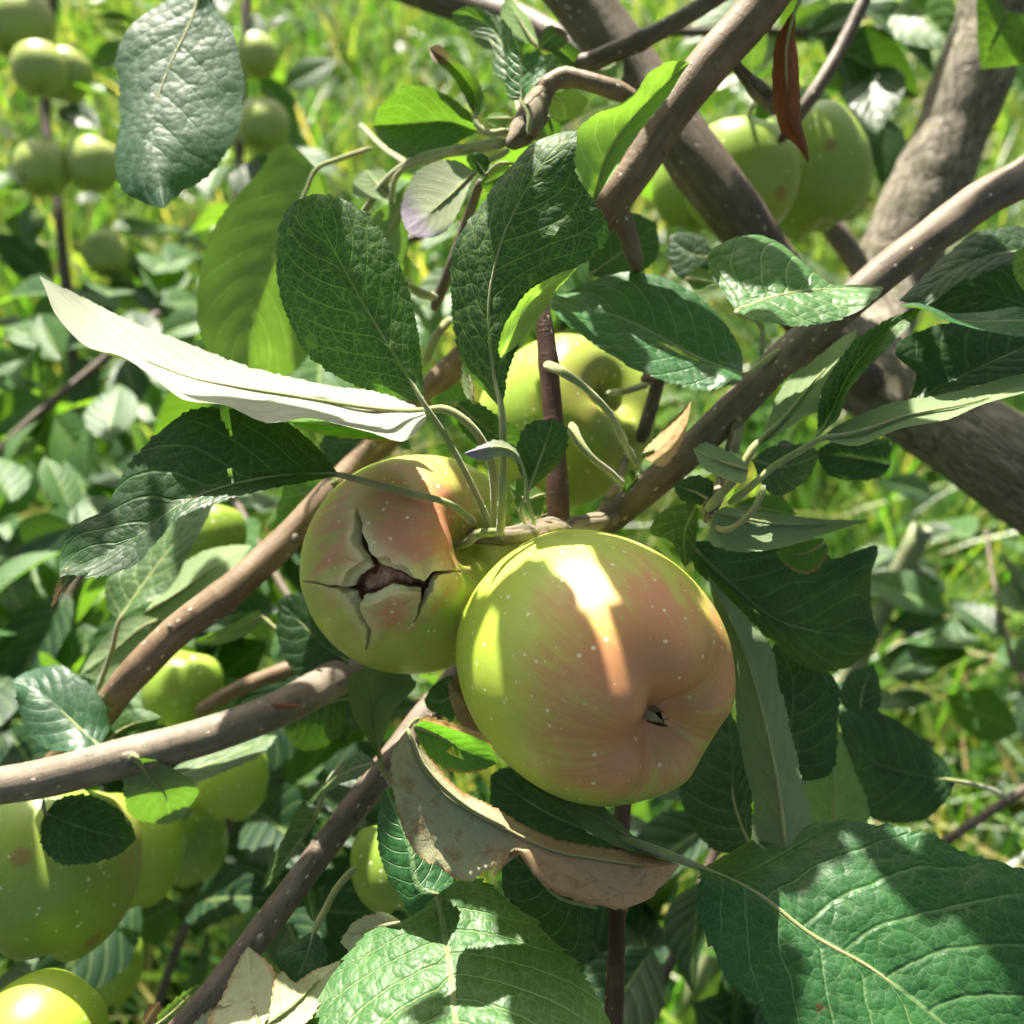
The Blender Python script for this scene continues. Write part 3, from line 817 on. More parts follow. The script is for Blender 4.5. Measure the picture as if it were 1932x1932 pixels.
def apple_shape(R, n=72, m=96, zs=1.0, lobes=.02, seed=0, shoulder=0.0, squash=(1, 1)):
    c = spline(PROF, n)
    ph = np.linspace(0, 2 * np.pi, m + 1)
    r, z = c[:, :1], c[:, 1:]
    X = r * np.cos(ph)[None] * squash[0]; Y = r * np.sin(ph)[None] * squash[1]; Z = np.repeat(z, m + 1, 1)
    lob = np.exp(-((z + .85) / .22) ** 2) * np.cos(5 * ph)[None] * np.exp(-((r - .45) / .32) ** 2)
    Z = Z - lobes * 2.2 * lob
    X = X * (1 + lobes * .5 * lob); Y = Y * (1 + lobes * .5 * lob)
    tip = np.exp(-((z - .85) / .3) ** 2) * np.cos(3 * ph + seed)[None]
    Z = Z + .02 * tip
    Q = np.stack([X, Y, Z * zs], -1)
    w = nz(Q, 1.5, seed)
    Q = Q * (1 + .018 * w)[..., None]
    Q[..., 2] += shoulder * Q[..., 0] * (Q[..., 2] > -9)
    return Q * R

def apple(label, x, y, d, rpx, stem, mat, seed=0, zs=1.0, hero=False, calyx=True, stalk=None, squash=(1, 1), lobes=.02, shoulder=0.0, group=None, sdir=None, stalkr=.0012, cat='apple'):
    R = rpx / FOC * d * .01
    B = basis_from(camdir(stem), RIGHT)
    Q = apple_shape(R, 110 if hero else 48, 150 if hero else 64, zs, lobes, seed, shoulder, squash)
    n, m1 = Q.shape[:2]
    me = mesh_from('apple', Q.reshape(-1, 3), grid_faces(n, m1)[:, ::-1], mat)
    o = bpy.data.objects.new('apple', me); COL.objects.link(o)
    M = Matrix([[*B[0], 0], [*B[1], 0], [*B[2], 0], [0, 0, 0, 1]])
    M.translation = Vector(P(x, y, d))
    o.matrix_world = M
    tag(o, label, cat, group)
    if calyx: add_calyx(o, R, zs, seed)
    if stalk:      # world points through pixels -> local
        pts = [(0, 0, .60 * R * zs, stalkr)]
        Mi = np.array(M.inverted())
        for (sx, sy, sd) in stalk:
            w = Mi @ np.array([*P(sx, sy, sd), 1]); pts.append((*w[:3], stalkr))
        pts.insert(1, (0, 0, .82 * R * zs, stalkr))
        add_stalk(o, pts, seed)
    elif stalk is None:
        r = random.Random(seed)
        add_stalk(o, [(0, 0, .6 * R, stalkr), (0, 0, R, stalkr), (r.uniform(-.2, .2) * R, r.uniform(-.2, .2) * R, 1.45 * R, stalkr * 1.2)], seed)
    return o
def add_stalk(o, pts, seed):
    s = bpy.data.objects.new('stalk', tube_mesh('stalk', np.array(pts), PM, sides=8, step=.0015, rough=.08, seed=seed + 40)); COL.objects.link(s); s.parent = o
def add_calyx(o, R, zs, seed):
    r = np.random.default_rng(seed + 5)
    V, F = [], []
    for i in range(5):
        a = i * 2 * np.pi / 5 + r.uniform(-.3, .3)
        ln = R * r.uniform(.14, .24); w = R * .045
        up = np.array((np.cos(a), np.sin(a), 0)); sd = np.array((-np.sin(a), np.cos(a), 0)); dn = np.array((0, 0, -1.))
        o0 = np.array((0, 0, -.66 * R * zs)) + up * R * .05
        curl = r.uniform(-.8, .5)
        for t in (0, .35, .7, 1.0):
            c = o0 + dn * ln * t + up * ln * curl * t * t
            ww = w * (1 - t) + R * .004
            V += [c - sd * ww, c + up * ww * .35, c + sd * ww]
        b0 = i * 12
        for k in range(3):
            for j in range(2):
                F.append([b0 + k * 3 + j, b0 + k * 3 + j + 1, b0 + k * 3 + j + 4, b0 + k * 3 + j + 3])
    # dark floor of the eye
    me = mesh_from('calyx', np.array(V), np.array(F), CALM)
    c = bpy.data.objects.new('calyx', me); COL.objects.link(c); c.parent = o

def loc_dir(stem, v):
    B = basis_from(camdir(stem), RIGHT)
    return tuple(B.T @ camdir(v))

G1, G2 = (.36, .49, .055), (.48, .54, .105)
BL = (.54, .185, .115)
# the large front apple: eye turned to lower right
st = (-.50, .36, .79)
big = apple('large blushed apple in front, dried eye turned towards lower right', 1119, 1253, 27.2, 243, st,
      apple_material('apple_skin_front', G1, G2, BL, loc_dir(st, (.45, .10, -.89)), .82, .68, streaks=.6), seed=3, hero=True, zs=1.09, lobes=.02, stalk=[(1010, 1040, 29.8), (1000, 1020, 29.6)], stalkr=.0014)

# the cracked apple
def cracked():
    st = (.70, .30, -.65)
    x, y, d, rpx = 778, 1066, 31.2, 204
    R = rpx / FOC * d * .01
    B = basis_from(camdir(st), RIGHT)
    n, m = 560, 760
    # concentrate longitude around the crack
    cdir = B.T @ camdir((-.27, -.05, -.96))
    ph0 = math.atan2(cdir[1], cdir[0])
    c = spline(PROF, n)
    t = np.linspace(-1, 1, m + 1)
    ph = ph0 + np.pi * (t * .45 + .55 * t ** 3)
    r, z = c[:, :1], c[:, 1:]
    X = r * np.cos(ph)[None]; Y = r * np.sin(ph)[None]; Z = np.repeat(z, m + 1, 1)
    tip = np.exp(-((z - .80) / .35) ** 2) * np.cos(3 * (ph - ph0) + .6)[None]
    Q = np.stack([X, Y, Z * .97 + .035 * tip], -1)
    Q = Q * (1 + .02 * nz(Q, 1.4, 8))[..., None] * R
    q = Q.reshape(-1, 3)
    w = q @ B.T                                         # world axes, centred
    cen = P(x, y, d)
    rel = w + cen - CAM
    dep = rel @ FWD
    px = 966 + FOC * (rel @ RIGHT) / dep; py = 966 - FOC * (rel @ UP) / dep
    front = dep < d * .01 + .004
    K = lambda a: [(641.5 + .3418 * u, 641.5 + .3418 * v, ww * (.30 if ww < 30 else .48), dd) for u, v, ww, dd in a]
    cracks = [K([(103, 930, 1, .15), (112, 1010, 10, .5), (124, 1100, 21, .8), (165, 1180, 18, .9), (205, 1235, 26, 1), (225, 1300, 46, 1)]),
              K([(-190, 1338, 1, .12), (-60, 1352, 3, .35), (20, 1352, 5, .6), (90, 1368, 18, .8), (140, 1345, 40, 1), (225, 1300, 46, 1)]),
              K([(225, 1300, 46, 1), (310, 1308, 30, .9), (400, 1338, 22, .9), (470, 1362, 17, .8), (490, 1310, 9, .7), (520, 1284, 7, .6), (590, 1278, 4, .35), (665, 1274, 1, .1)]),
              K([(465, 1362, 11, .8), (452, 1420, 6, .6), (436, 1480, 4, .4), (415, 1540, 1, .1)]),
              K([(140, 1345, 40, 1), (108, 1400, 22, .9), (118, 1470, 8, .7), (158, 1545, 8, .6), (168, 1580, 6, .5), (152, 1630, 4, .35), (143, 1700, 1, .1)])]
    best = np.full(len(q), 0.0); lip = np.zeros(len(q))
    px, py = px + 3.2 * nz(np.stack([px, py], 1) / 12.0, 1.0, 14) + 1.5 * nz(np.stack([px, py], 1) / 5.0, 1.0, 15), py + 3.2 * nz(np.stack([px, py], 1) / 12.0, 1.0, 16) + 1.5 * nz(np.stack([px, py], 1) / 5.0, 1.0, 17)
    jag = 3.0 * nz(np.stack([px, py], 1) / 9.0, 1.0, 4) + 1.6 * nz(np.stack([px, py], 1) / 3.5, 1.0, 6)
    for cr in cracks:
        for (x0, y0, w0, d0), (x1, y1, w1, d1) in zip(cr[:-1], cr[1:]):
            dx, dy = x1 - x0, y1 - y0
            tt = np.clip(((px - x0) * dx + (py - y0) * dy) / (dx * dx + dy * dy), 0, 1)
            ww = w0 + (w1 - w0) * tt; dd = d0 + (d1 - d0) * tt
            ds = np.hypot(px - x0 - tt * dx, py - y0 - tt * dy)
            ww = np.maximum(ww * (1 + .0 * jag) + jag * .5 * np.minimum(1, ww / 4), .7)
            g = np.clip(1 - (ds - ww) / 1.6, 0, 1) * dd
            g = np.where(ds < ww, dd, g)
            g2 = np.minimum(1, np.maximum(0, 1 - ds / (ww * 1.7 + 1.2))) * dd
            best = np.maximum(best, np.where(front, .55 * g + .45 * g2, 0))
            lip = np.maximum(lip, np.where(front, np.exp(-(np.maximum(ds - ww - 4, 0) / 22.0) ** 2) * dd, 0))
    nrm = q / np.linalg.norm(q, axis=1)[:, None]
    flap = np.zeros(len(q))
    for fx, fy, fr, fh in ((290, 1430, 150, .0028), (345, 1185, 165, .0020), (50, 1265, 130, .0018), (20, 1470, 120, .0010), (560, 1380, 120, .0006)):
        fx, fy, fr = 641.5 + .3418 * fx, 641.5 + .3418 * fy, .3418 * fr
        flap += np.where(front, fh * np.exp(-(((px - fx) ** 2 + (py - fy) ** 2) / fr ** 2) ** 1.5), 0)
    q = q + nrm * flap[:, None]
    rough = 1 + .22 * nz(q / .0016, 1.0, 12)
    q = q * 1.0 - nrm * (best * .0082 * rough)[:, None] + nrm * (lip * .0026 * np.clip(1 - best / .06, 0, 1))[:, None]
    mat = apple_material('apple_skin_cracked', (.31, .42, .06), (.42, .48, .10), (.55, .17, .14), loc_dir(st, (-.02, .30, -.95)), .85, .58, streaks=.8, crack=True)
    me = mesh_from('apple', q, grid_faces(n, m + 1)[:, ::-1], mat, attrs={'crack': best, 'lip': lip})
    o = bpy.data.objects.new('apple', me); COL.objects.link(o)
    M = Matrix([[*B[0], 0], [*B[1], 0], [*B[2], 0], [0, 0, 0, 1]]); M.translation = Vector(cen)
    o.matrix_world = M
    tag(o, 'blushed green apple split open by a star-shaped crack', 'apple')
    Mi = np.array(M.inverted())
    pts = [(0, 0, .59 * R, .0013), (0, 0, .75 * R, .0013)]
    for sx, sy, sd in ((905, 1006, 28.6), (940, 1004, 28.9)):
        ww = Mi @ np.array([*P(sx, sy, sd), 1]); pts.append((*ww[:3], .0014))
    add_stalk(o, pts, 2)
    add_calyx(o, R, .97, 2)
cracked()

AG = apple_material('apple_skin_green', (.17, .29, .03), (.24, .34, .05), (.32, .2, .07), (0, 0, 1), .25, .3, spots=.3)
AY = apple_material('apple_skin_yellow_green', (.24, .39, .03), (.32, .43, .05), (.45, .3, .1), (0, 0, 1), .1, .3, spots=.1)
AB = apple_material('apple_skin_freckled', (.19, .31, .035), (.26, .35, .06), (.36, .22, .10), (.6, .3, .3), .55, .5, spots=.65)
AF = apple_material('apple_skin_background', (.25, .36, .06), (.34, .40, .10), (.46, .34, .14), (.3, .2, .5), .45, .6, spots=.15)
sp = (.55, .30, -.75)
apple('green apple behind the upright red shoot, stalk at its right', 1065, 795, 38.5, 160, sp,
      apple_material('apple_skin_middle', (.25, .37, .05), (.33, .42, .075), (.40, .22, .09), loc_dir(sp, (.25, .15, -.9)), .5, .4), seed=5, hero=True, stalk=[(1180, 738, 34.8), (1222, 725, 35.6)])
apple('pale green apple in front of its pair, under the dead leaf', 1398, 335, 47, 107, (.05, .97, -.2), AB, seed=6, zs=1.02, stalk=[(1416, 205, 44), (1440, 190, 36)])
apple('darker green apple right of the pale one, upper right', 1527, 322, 52, 112, (-.3, .93, -.1), AB, seed=7, zs=1.12, stalk=False)
apple('green apple mostly hidden behind the thick dark branch', 1312, 352, 58, 82, (.1, .95, 0), AG, seed=8, stalk=False)
apple('large blurred green apple at lower left edge', 92, 1640, 36, 164, (.15, .9, .3), AB, seed=9, stalk=False)
apple('yellow-green apple tucked behind the large lower left apple', 238, 1605, 44, 108, (.1, .95, .1), AY, seed=10, stalk=False)
apple('small green apple behind the yellow-green one at lower left', 350, 1592, 49, 78, (0, 1, 0), AG, seed=11, stalk=False)
apple('shaded green apple below the grey lower branch', 428, 1472, 46, 76, (.2, .9, .2), AY, seed=12, stalk=False)
apple('bright sunlit apple in the bottom left corner', 70, 1968, 31, 120, (.3, .25, .9), AY, seed=13, stalk=False)
apple('yellow-green blurred apple below the large lower left apple', 192, 1822, 50, 76, (.1, .95, .1), AY, seed=14, stalk=False)
apple('green apple half hidden behind the lower brown branch', 750, 1632, 34.5, 88, (-.2, .9, .2), AG, seed=15, stalk=False)
apple('pale green apple behind the silvery leaf, left of cracked apple', 402, 1010, 44, 62, (.1, .95, .1), AG, seed=16, stalk=False)
apple('small green apple below the orange-brown branch at left', 345, 1302, 48, 74, (.2, .95, 0), AG, seed=17, stalk=False)
for i, (x, y, d, r, lab) in enumerate([
        (38, 50, 100, 62, 'highest blurred green apple at top left corner'),
        (74, 132, 98, 50, 'blurred green apple just under the highest one, top left'),
        (124, 142, 104, 47, 'blurred green apple right of the top left pair'),
        (80, 318, 98, 50, 'left of two blurred green apples beside the large glossy leaf'),
        (176, 312, 99, 50, 'right of two blurred green apples beside the large glossy leaf'),
        (485, 106, 112, 40, 'pale blurred apple right of the large glossy leaf'),
        (497, 238, 112, 48, 'shaded blurred apple below the pale one, right of glossy leaf'),
        (200, 480, 104, 42, 'dim blurred green apple low on the far sapling'),
        (1700, 1420, 150, 26, 'tiny yellow-green fallen apple among the straw at right')]):
    apple(lab, x, y, d, r, (.1 * (-1) ** i, .95, .15), AF, seed=20 + i, group='far apples', stalk=None if i < 8 else False, stalkr=.0015)
# ------------------------------------------------------------------ leaves traced one by one (crop 'rc' pixels, depth in cm)
# upper left
leaf('left', 'glossy', '00', (1110, -90, 35.5), (905, 1150, 32.3), [([(850, 50), (700, 180), (640, 330), (655, 500), (655, 700), (635, 880), (680, 1050), (800, 1120)], .2),
     ([(1060, 100), (920, 400), (835, 700), (880, 1000)], .0), ([(1170, 20), (1290, 200), (1345, 420), (1340, 620), (1290, 780), (1210, 900), (1120, 990), (1000, 1060)], .5)],
     pet=[(1150, -180, 36.5), (1300, -330, 37)], nsec=8, quilt=.0004, label='large bluish glossy leaf hanging at top left')
leaf('left', 'yellow', None, (598, 318, 37), (468, 705, 38), [([(540, 272), (480, 330), (410, 415), (372, 530), (374, 610), (405, 680)], .3), ([(560, 400), (515, 500), (480, 600)], 0),
     ([(625, 420), (615, 560), (570, 690), (520, 715)], .8)], under=True, pet=[(640, 300, 37), (700, 280, 36)], label='blurred yellow-green leaf with brown stain behind the netted leaf')
leaf('main', 'hero', None, (801, 763, 27.6), (574, 372, 27.8), [([(742, 750), (650, 718), (580, 668), (540, 590), (519, 500), (530, 420), (552, 384)], .3),
     ([(757, 690), (700, 598), (645, 500), (605, 425)], 0), ([(798, 705), (790, 640), (770, 545), (735, 462), (690, 402), (640, 370), (602, 364)], .2)],
     pet=[(840, 822, 28), (890, 915, 28.4), (925, 992, 29)], nsec=8, holes=[(.84, -.12, .012, .03)], pr=6, label='dark oval leaf with bright net of veins, base at centre')
leaf('main', 'white', None, (800, 775, 28.2), (74, 520, 29.5), [([(720, 742), (600, 722), (500, 700), (400, 665), (280, 620), (170, 572)], 2.2), ([(700, 775), (600, 757), (437, 730), (318, 700), (180, 625)], .9),
     ([(800, 800), (765, 832), (700, 818), (640, 805), (581, 792), (499, 799), (427, 770), (345, 756), (300, 722), (232, 678), (165, 657), (110, 600)], -1.6)],
     under=True, pet=[(840, 772, 28), (890, 805, 28), (925, 868, 28.3), (936, 985, 29.2)], pr=8, nsec=9, label='long leaf showing sunlit white underside at left')
leaf('main', 'tear', None, (800, 800, 29.5), (520, 790, 31), [([(760, 780), (660, 790), (580, 785)], .3), ([(700, 805), (600, 800)], 0), ([(770, 826), (690, 830), (600, 818)], -.2)], under=True)
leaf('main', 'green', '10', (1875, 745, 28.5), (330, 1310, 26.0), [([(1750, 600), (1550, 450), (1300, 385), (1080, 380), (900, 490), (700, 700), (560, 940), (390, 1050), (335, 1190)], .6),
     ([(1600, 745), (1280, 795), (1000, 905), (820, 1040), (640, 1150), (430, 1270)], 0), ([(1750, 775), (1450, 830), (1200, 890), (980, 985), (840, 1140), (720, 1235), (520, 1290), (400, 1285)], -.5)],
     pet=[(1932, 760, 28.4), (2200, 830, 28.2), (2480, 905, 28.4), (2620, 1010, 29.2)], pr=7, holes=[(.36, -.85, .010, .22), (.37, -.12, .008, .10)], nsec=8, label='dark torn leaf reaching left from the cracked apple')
leaf('main', 'wither', '10', (360, 1265, 26.2), (285, 1480, 26.4), [([(335, 1290), (300, 1400)], 0), ([(380, 1310), (320, 1400)], 0), ([(440, 1280), (380, 1360), (310, 1440)], 0)], rib=.3)
leaf('left', 'pale', '10', (660, 1550, 37), (1190, 885, 39), [([(600, 1480), (590, 1330), (720, 1220), (900, 1050), (1080, 910)], .5), ([(740, 1420), (900, 1200), (1080, 990)], 0),
     ([(760, 1480), (900, 1400), (1020, 1220), (1130, 1020)], -.6)], pet=[(620, 1700, 37.5), (540, 1932, 38)], pr=5, label='silvery leaf with shaded left half behind the torn leaf')
leaf('left', 'mid', '10', (790, 1520, 38), (1390, 1135, 40), [([(850, 1440), (980, 1260), (1130, 1160), (1280, 1130)], .8), ([(960, 1420), (1150, 1280)], 0), ([(940, 1535), (1120, 1460), (1300, 1260)], -.6)], under=True)
leaf('left', 'mid', '10', (900, 1540, 39), (440, 1850, 41), [([(760, 1520), (620, 1600), (500, 1750)], .5), ([(800, 1580), (620, 1720)], 0), ([(880, 1640), (740, 1790), (580, 1880)], -.4)], under=True)
leaf('left', 'mid', '10', (1440, 1530, 40), (1050, 1680, 40), [([(1440, 1490), (1300, 1560), (1150, 1620)], 0), ([(1300, 1590), (1170, 1640)], 0), ([(1430, 1570), (1300, 1660), (1150, 1690)], 0)], under=True, pet=[(1530, 1600, 40), (1650, 1640, 40)])
leaf('low', 'glossy', '20', (550, 405, 33), (60, 40, 34), [([(450, 425), (280, 420), (160, 335), (110, 210), (90, 90)], -.6), ([(420, 280), (280, 150), (150, 70)], 0), ([(595, 300), (570, 150), (440, 10), (300, -50), (150, -20)], .7)],
     pet=[(600, 460, 32.5), (680, 488, 31.5)], pr=6, label='small sunlit oval leaf left above the grey branch')
leaf('low', 'mid', '20', (755, 465, 31.2), (940, 825, 34), [([(690, 560), (690, 690), (740, 790), (850, 825)], 0), ([(830, 570), (910, 660), (930, 740)], 0), ([(900, 490), (1050, 580), (1095, 650), (1040, 740), (990, 800)], 0)], under=True,
     pet=[(740, 445, 31.2), (715, 470, 31.3)], pr=5, label='glowing heart-shaped leaf below the grey branch')
leaf('low', 'green', '20', (248, 770, 31.5), (752, 915, 32), [([(330, 690), (480, 662), (640, 740), (720, 830)], .5), ([(400, 830), (560, 880)], 0), ([(220, 860), (235, 970), (330, 1050), (500, 1040), (650, 1000)], -.4)], pet=[(240, 690, 31.5)], pr=4,
     label='dark round leaf over the large lower left apple')
leaf('left', 'green', '10', (1932, 1780, 36), (1540, 1430, 37), [([(1800, 1932), (1600, 1800), (1530, 1600)], 0), ([(1780, 1680), (1650, 1550)], 0), ([(1932, 1600), (1800, 1450), (1650, 1400)], 0)])
leaf('left', 'green', '20', (1930, 130, 37), (1560, 300, 39), [([(1850, -20), (1650, 60), (1560, 180)], 0), ([(1750, 180)], 0), ([(1880, 330), (1750, 420), (1620, 400)], 0)])
leaf('low', 'pale', '20', (890, 640, 34), (1530, 340, 36), [([(960, 520), (1200, 420), (1400, 350)], .6), ([(1000, 560), (1250, 460)], .2), ([(1080, 600), (1250, 530), (1450, 430)], -.4)])
leaf('low', 'mid', '20', (580, 370, 36), (890, 240, 36), [([(620, 230), (720, 190), (830, 210)], .3), ([(680, 300), (780, 260)], 0), ([(660, 340), (780, 310), (860, 270)], 0)])
# top centre
leaf('left', 'mid', '01', (765, 725, 33), (178, 692, 35), [([(690, 600), (600, 530), (450, 472), (320, 490), (230, 580)], -1.6), ([(600, 672), (400, 682)], 0), ([(700, 765), (550, 830), (380, 872), (290, 830), (205, 745)], -.2)],
     pet=[(830, 735, 32.6), (930, 745, 31.8)], pr=5)
leaf('left', 'violet', '01', (745, 955, 32), (365, 1270, 31), [([(660, 895), (560, 890), (430, 950), (360, 1060), (338, 1170)], .4), ([(620, 1075), (480, 1190)], 0), ([(700, 1060), (640, 1190), (560, 1290), (450, 1312)], -.3)], under=True,
     pet=[(800, 900, 31.8), (880, 860, 31.4), (930, 830, 31.2)], pr=6, label='small grey-green leaf with violet tip near the spur')
leaf('left', 'green', '01', (800, 975, 31.5), (720, 850, 31.3), [([(730, 930), (700, 870)], 0), ([(770, 910)], 0), ([(820, 900), (790, 850)], .2)], pet=[(870, 905, 31.2), (960, 905, 31.1)], pr=4, teeth=.0014)
leaf('left', 'drytip', '01', (745, 640, 31.8), (492, 262, 32.5), [([(700, 560), (610, 420), (505, 322)], -.2), ([(740, 520), (640, 380)], .3), ([(805, 610), (790, 520), (740, 420), (640, 340), (540, 260)], -.5)], pet=[(760, 690, 31.7), (830, 735, 31.5), (930, 720, 31.2)], pr=7,
     label='small curled leaf with a dried brown tip')
leaf('left', 'quilt', '01', (1000, 560, 31.2), (950, 185, 31.5), [([(935, 550), (925, 420), (920, 280)], .3), ([(1000, 450), (990, 300)], 0), ([(1060, 500), (1140, 390), (1110, 270), (1040, 250)], -.4)], pet=[(1045, 640, 31), (1040, 740, 31)], pr=5)
leaf('left', 'mid', '01', (960, 490, 34), (620, 70, 36), [([(850, 400), (830, 250), (700, 160), (630, 130)], .2), ([(920, 320), (850, 170), (720, 90)], 0), ([(960, 350), (960, 190), (850, 80), (700, 30)], -.3)], pet=[(985, 600, 33), (1000, 690, 32)], pr=4)
leaf('left', 'fresh', '01', (1090, 270, 37), (915, -20, 38), [([(960, 190), (890, 90)], 0), ([(1020, 160), (960, 60)], 0), ([(1100, 230), (1050, 100), (960, 10)], .3)], under=True)
leaf('left', 'drytip', '01', (1100, 270, 36), (1230, 160, 36), [([(1110, 200), (1160, 140)], 0), ([(1150, 220)], 0), ([(1200, 270), (1260, 220)], 0)])
leaf('left', 'mid', '01', (1160, 230, 36.5), (1370, 400, 37), [([(1180, 330), (1250, 400)], 0), ([(1250, 310)], 0), ([(1250, 220), (1340, 300)], 0)])
leaf('left', 'fresh', '01', (1150, 520, 34), (1240, 665, 35), [([(1160, 590), (1190, 650)], 0), ([(1230, 580)], 0), ([(1280, 500), (1370, 560), (1320, 640)], 0)], under=True, label='small glowing leaf under the bent spur')
leaf('left', 'fresh', '01', (1400, 400, 40), (1560, 310, 41), [([(1420, 470), (1520, 470), (1565, 400)], 0), ([(1480, 380)], 0), ([(1430, 360), (1500, 320)], 0)], under=True)
leaf('left', 'fresh', '01', (1402, 1115, 29), (1932, 338, 30.5), [([(1320, 1050), (1275, 890), (1285, 750), (1390, 645), (1550, 572), (1640, 500), (1700, 410), (1800, 350)], -1.0), ([(1440, 960), (1500, 820), (1620, 650), (1780, 480)], 0),
     ([(1490, 990), (1600, 830), (1720, 660), (1850, 500)], -.8)], under=True, pet=[(1400, 1160, 29.5), (1440, 1180, 30.5)], pr=5, nsec=7, label='curved light green leaf in front of the upper branch')
leaf('main', 'hero', None, (946, 772, 27.5), (1090, 246, 27.5), [([(915, 735), (880, 690), (858, 625), (850, 530), (866, 445), (900, 395), (930, 350), (965, 310), (1010, 268), (1055, 250)], .5),
     ([(928, 680), (922, 570), (945, 460), (985, 370), (1040, 290)], 0), ([(962, 690), (1000, 600), (1060, 520), (1120, 480), (1151, 440), (1125, 385), (1088, 330), (1085, 280)], -.2)],
     pet=[(950, 850, 27.6), (948, 930, 27.8), (944, 1008, 28.6)], pr=8, nsec=9, holes=[(.62, .42, .02, .05), (.70, .62, .05, .025)], label='large dark leaf rising at centre with small brown holes')
leaf('main', 'fresh', '01', (895, 1990, 27.6), (1310, 1478, 27.0), [([(880, 1920), (912, 1800), (975, 1690), (1040, 1600), (1160, 1525)], -.9), ([(930, 1900), (990, 1760), (1080, 1640), (1200, 1540)], -.7), ([(985, 1932), (1045, 1840), (1100, 1740), (1180, 1600), (1260, 1520)], 0)],
     under=True, rib=.1, label='yellow-green rolled edge of the large central leaf', pr=3)
leaf('main', 'quilt', None, (1402, 706, 31), (1042, 556, 32), [([(1398, 665), (1365, 610), (1310, 555), (1240, 520), (1190, 511), (1120, 525), (1065, 550)], .8), ([(1320, 676), (1240, 632), (1160, 596), (1090, 584)], -.2),
     ([(1390, 722), (1330, 738), (1250, 722), (1180, 690), (1110, 640), (1050, 590)], -1.2)], nsec=8, holes=[(.33, .12, .09, .10)], pet=[(1430, 690, 31.5), (1470, 660, 32)], label='dark quilted leaf with a ragged slit, right of centre')
leaf('main', 'fresh', '02', (340, 1718, 28.5), (1158, 1585, 29), [([(185, 1440), (215, 1370), (350, 1300), (480, 1288), (620, 1350), (720, 1470), (800, 1575), (1000, 1580)], 1.6), ([(550, 1635), (770, 1600), (1000, 1592)], 0),
     ([(450, 1762), (680, 1794), (850, 1782), (1000, 1732), (1110, 1660)], -1.2)], pet=[(460, 1770, 28.2), (490, 1850, 29), (480, 1960, 30.5)], pr=6, quilt=.0004, label='folded light green leaf over the right branch, sunlit below fold')
leaf('left', 'brown', '02', (672, 50, 31), (742, 905, 31.5), [([(620, 100), (560, 220), (535, 420), (550, 600), (600, 730), (680, 800)], .5), ([(625, 250), (625, 450), (640, 650), (700, 780)], 0), ([(668, 200), (690, 330), (698, 550), (712, 680), (738, 780)], .6)],
     pet=[(690, 10, 31), (720, -40, 31)], pr=4, label='hanging reddish-brown dead leaf at upper right')
leaf('left', 'yellow', '02', (525, 10, 42), (430, 405, 43), [([(420, 150), (335, 260), (350, 360)], 0), ([(470, 150), (430, 300)], 0), ([(520, 150), (500, 330)], 0)], under=True)
leaf('left', 'green', '02', (200, 1420, 39), (-30, 1300, 40), [([(180, 1500), (60, 1540), (-30, 1450)], 0), ([(90, 1400)], 0), ([(180, 1330), (60, 1290)], 0)])
leaf('left', 'yellow', '02', (60, 1540, 38), (230, 1560, 38), [([(100, 1590), (180, 1590)], 0), ([(150, 1550)], 0), ([(120, 1480), (200, 1500)], 0)], under=True)
# centre, around the spur
leaf('main', 'green', '11', (1035, 845, 27.5), (1175, 437, 27), [([(985, 700), (972, 590), (1010, 500), (1090, 445)], .2), ([(1080, 720), (1140, 560)], 0), ([(1130, 760), (1230, 660), (1257, 560), (1235, 460)], .2)],
     pet=[(1010, 900, 27.6), (1000, 960, 28), (1020, 1010, 28.6)], pr=4, label='small dark oval leaf above the spur')
leaf('main', 'violet', '11', (1030, 840, 27), (678, 628, 26.6), [([(1000, 700), (900, 640), (800, 665)], .2), ([(1010, 720), (960, 620), (850, 590)], .2), ([(1040, 740), (980, 600), (880, 545), (770, 580)], .4)], under=True, pet=[(1040, 900, 27.2), (1075, 1020, 28.3)], pr=4, label='small folded grey leaf beside the dark oval leaf')
leaf('main', 'green', '11', (640, 350, 30), (1000, 600, 31), [([(660, 480), (800, 600)], 0), ([(760, 450), (880, 540)], 0), ([(720, 330), (900, 440), (1000, 510)], 0)])
leaf('main', 'tear', '11', (720, 350, 30.5), (490, 335, 31), [([(640, 420), (560, 400)], 0), ([(620, 350)], 0), ([(670, 240), (560, 290)], 0)], under=True)
leaf('main', 'pale', '11', (740, 350, 29), (690, 60, 29.5), [([(690, 300), (675, 180)], 0), ([(715, 200)], 0), ([(740, 300), (720, 150)], 0)], under=True)
leaf('main', 'tear', '11', (1130, 850, 30), (930, 800, 31), [([(1100, 1000), (1000, 960)], 0), ([(1030, 880)], 0), ([(1080, 800), (980, 760)], 0)], under=True)
leaf('main', 'tear', '11', (1050, 1000, 30), (1180, 950, 31), [([(1100, 1010), (1160, 1000)], 0), ([(1110, 970)], 0), ([(1080, 940), (1150, 920)], 0)], under=True)
leaf('main', 'tan', '11', (1660, 640, 29), (1940, 330, 30), [([(1720, 560), (1820, 440)], .6), ([(1760, 590), (1880, 440)], 0), ([(1780, 690), (1850, 620), (1900, 500)], -.4)], under=True, rib=.2, label='torn tan dry leaf scrap on the branch')
leaf('main', 'green', '11', (1650, 740, 29.5), (1560, 850, 30), [([(1590, 720), (1570, 800)], 0), ([(1610, 790)], 0), ([(1640, 790), (1590, 840)], 0)])
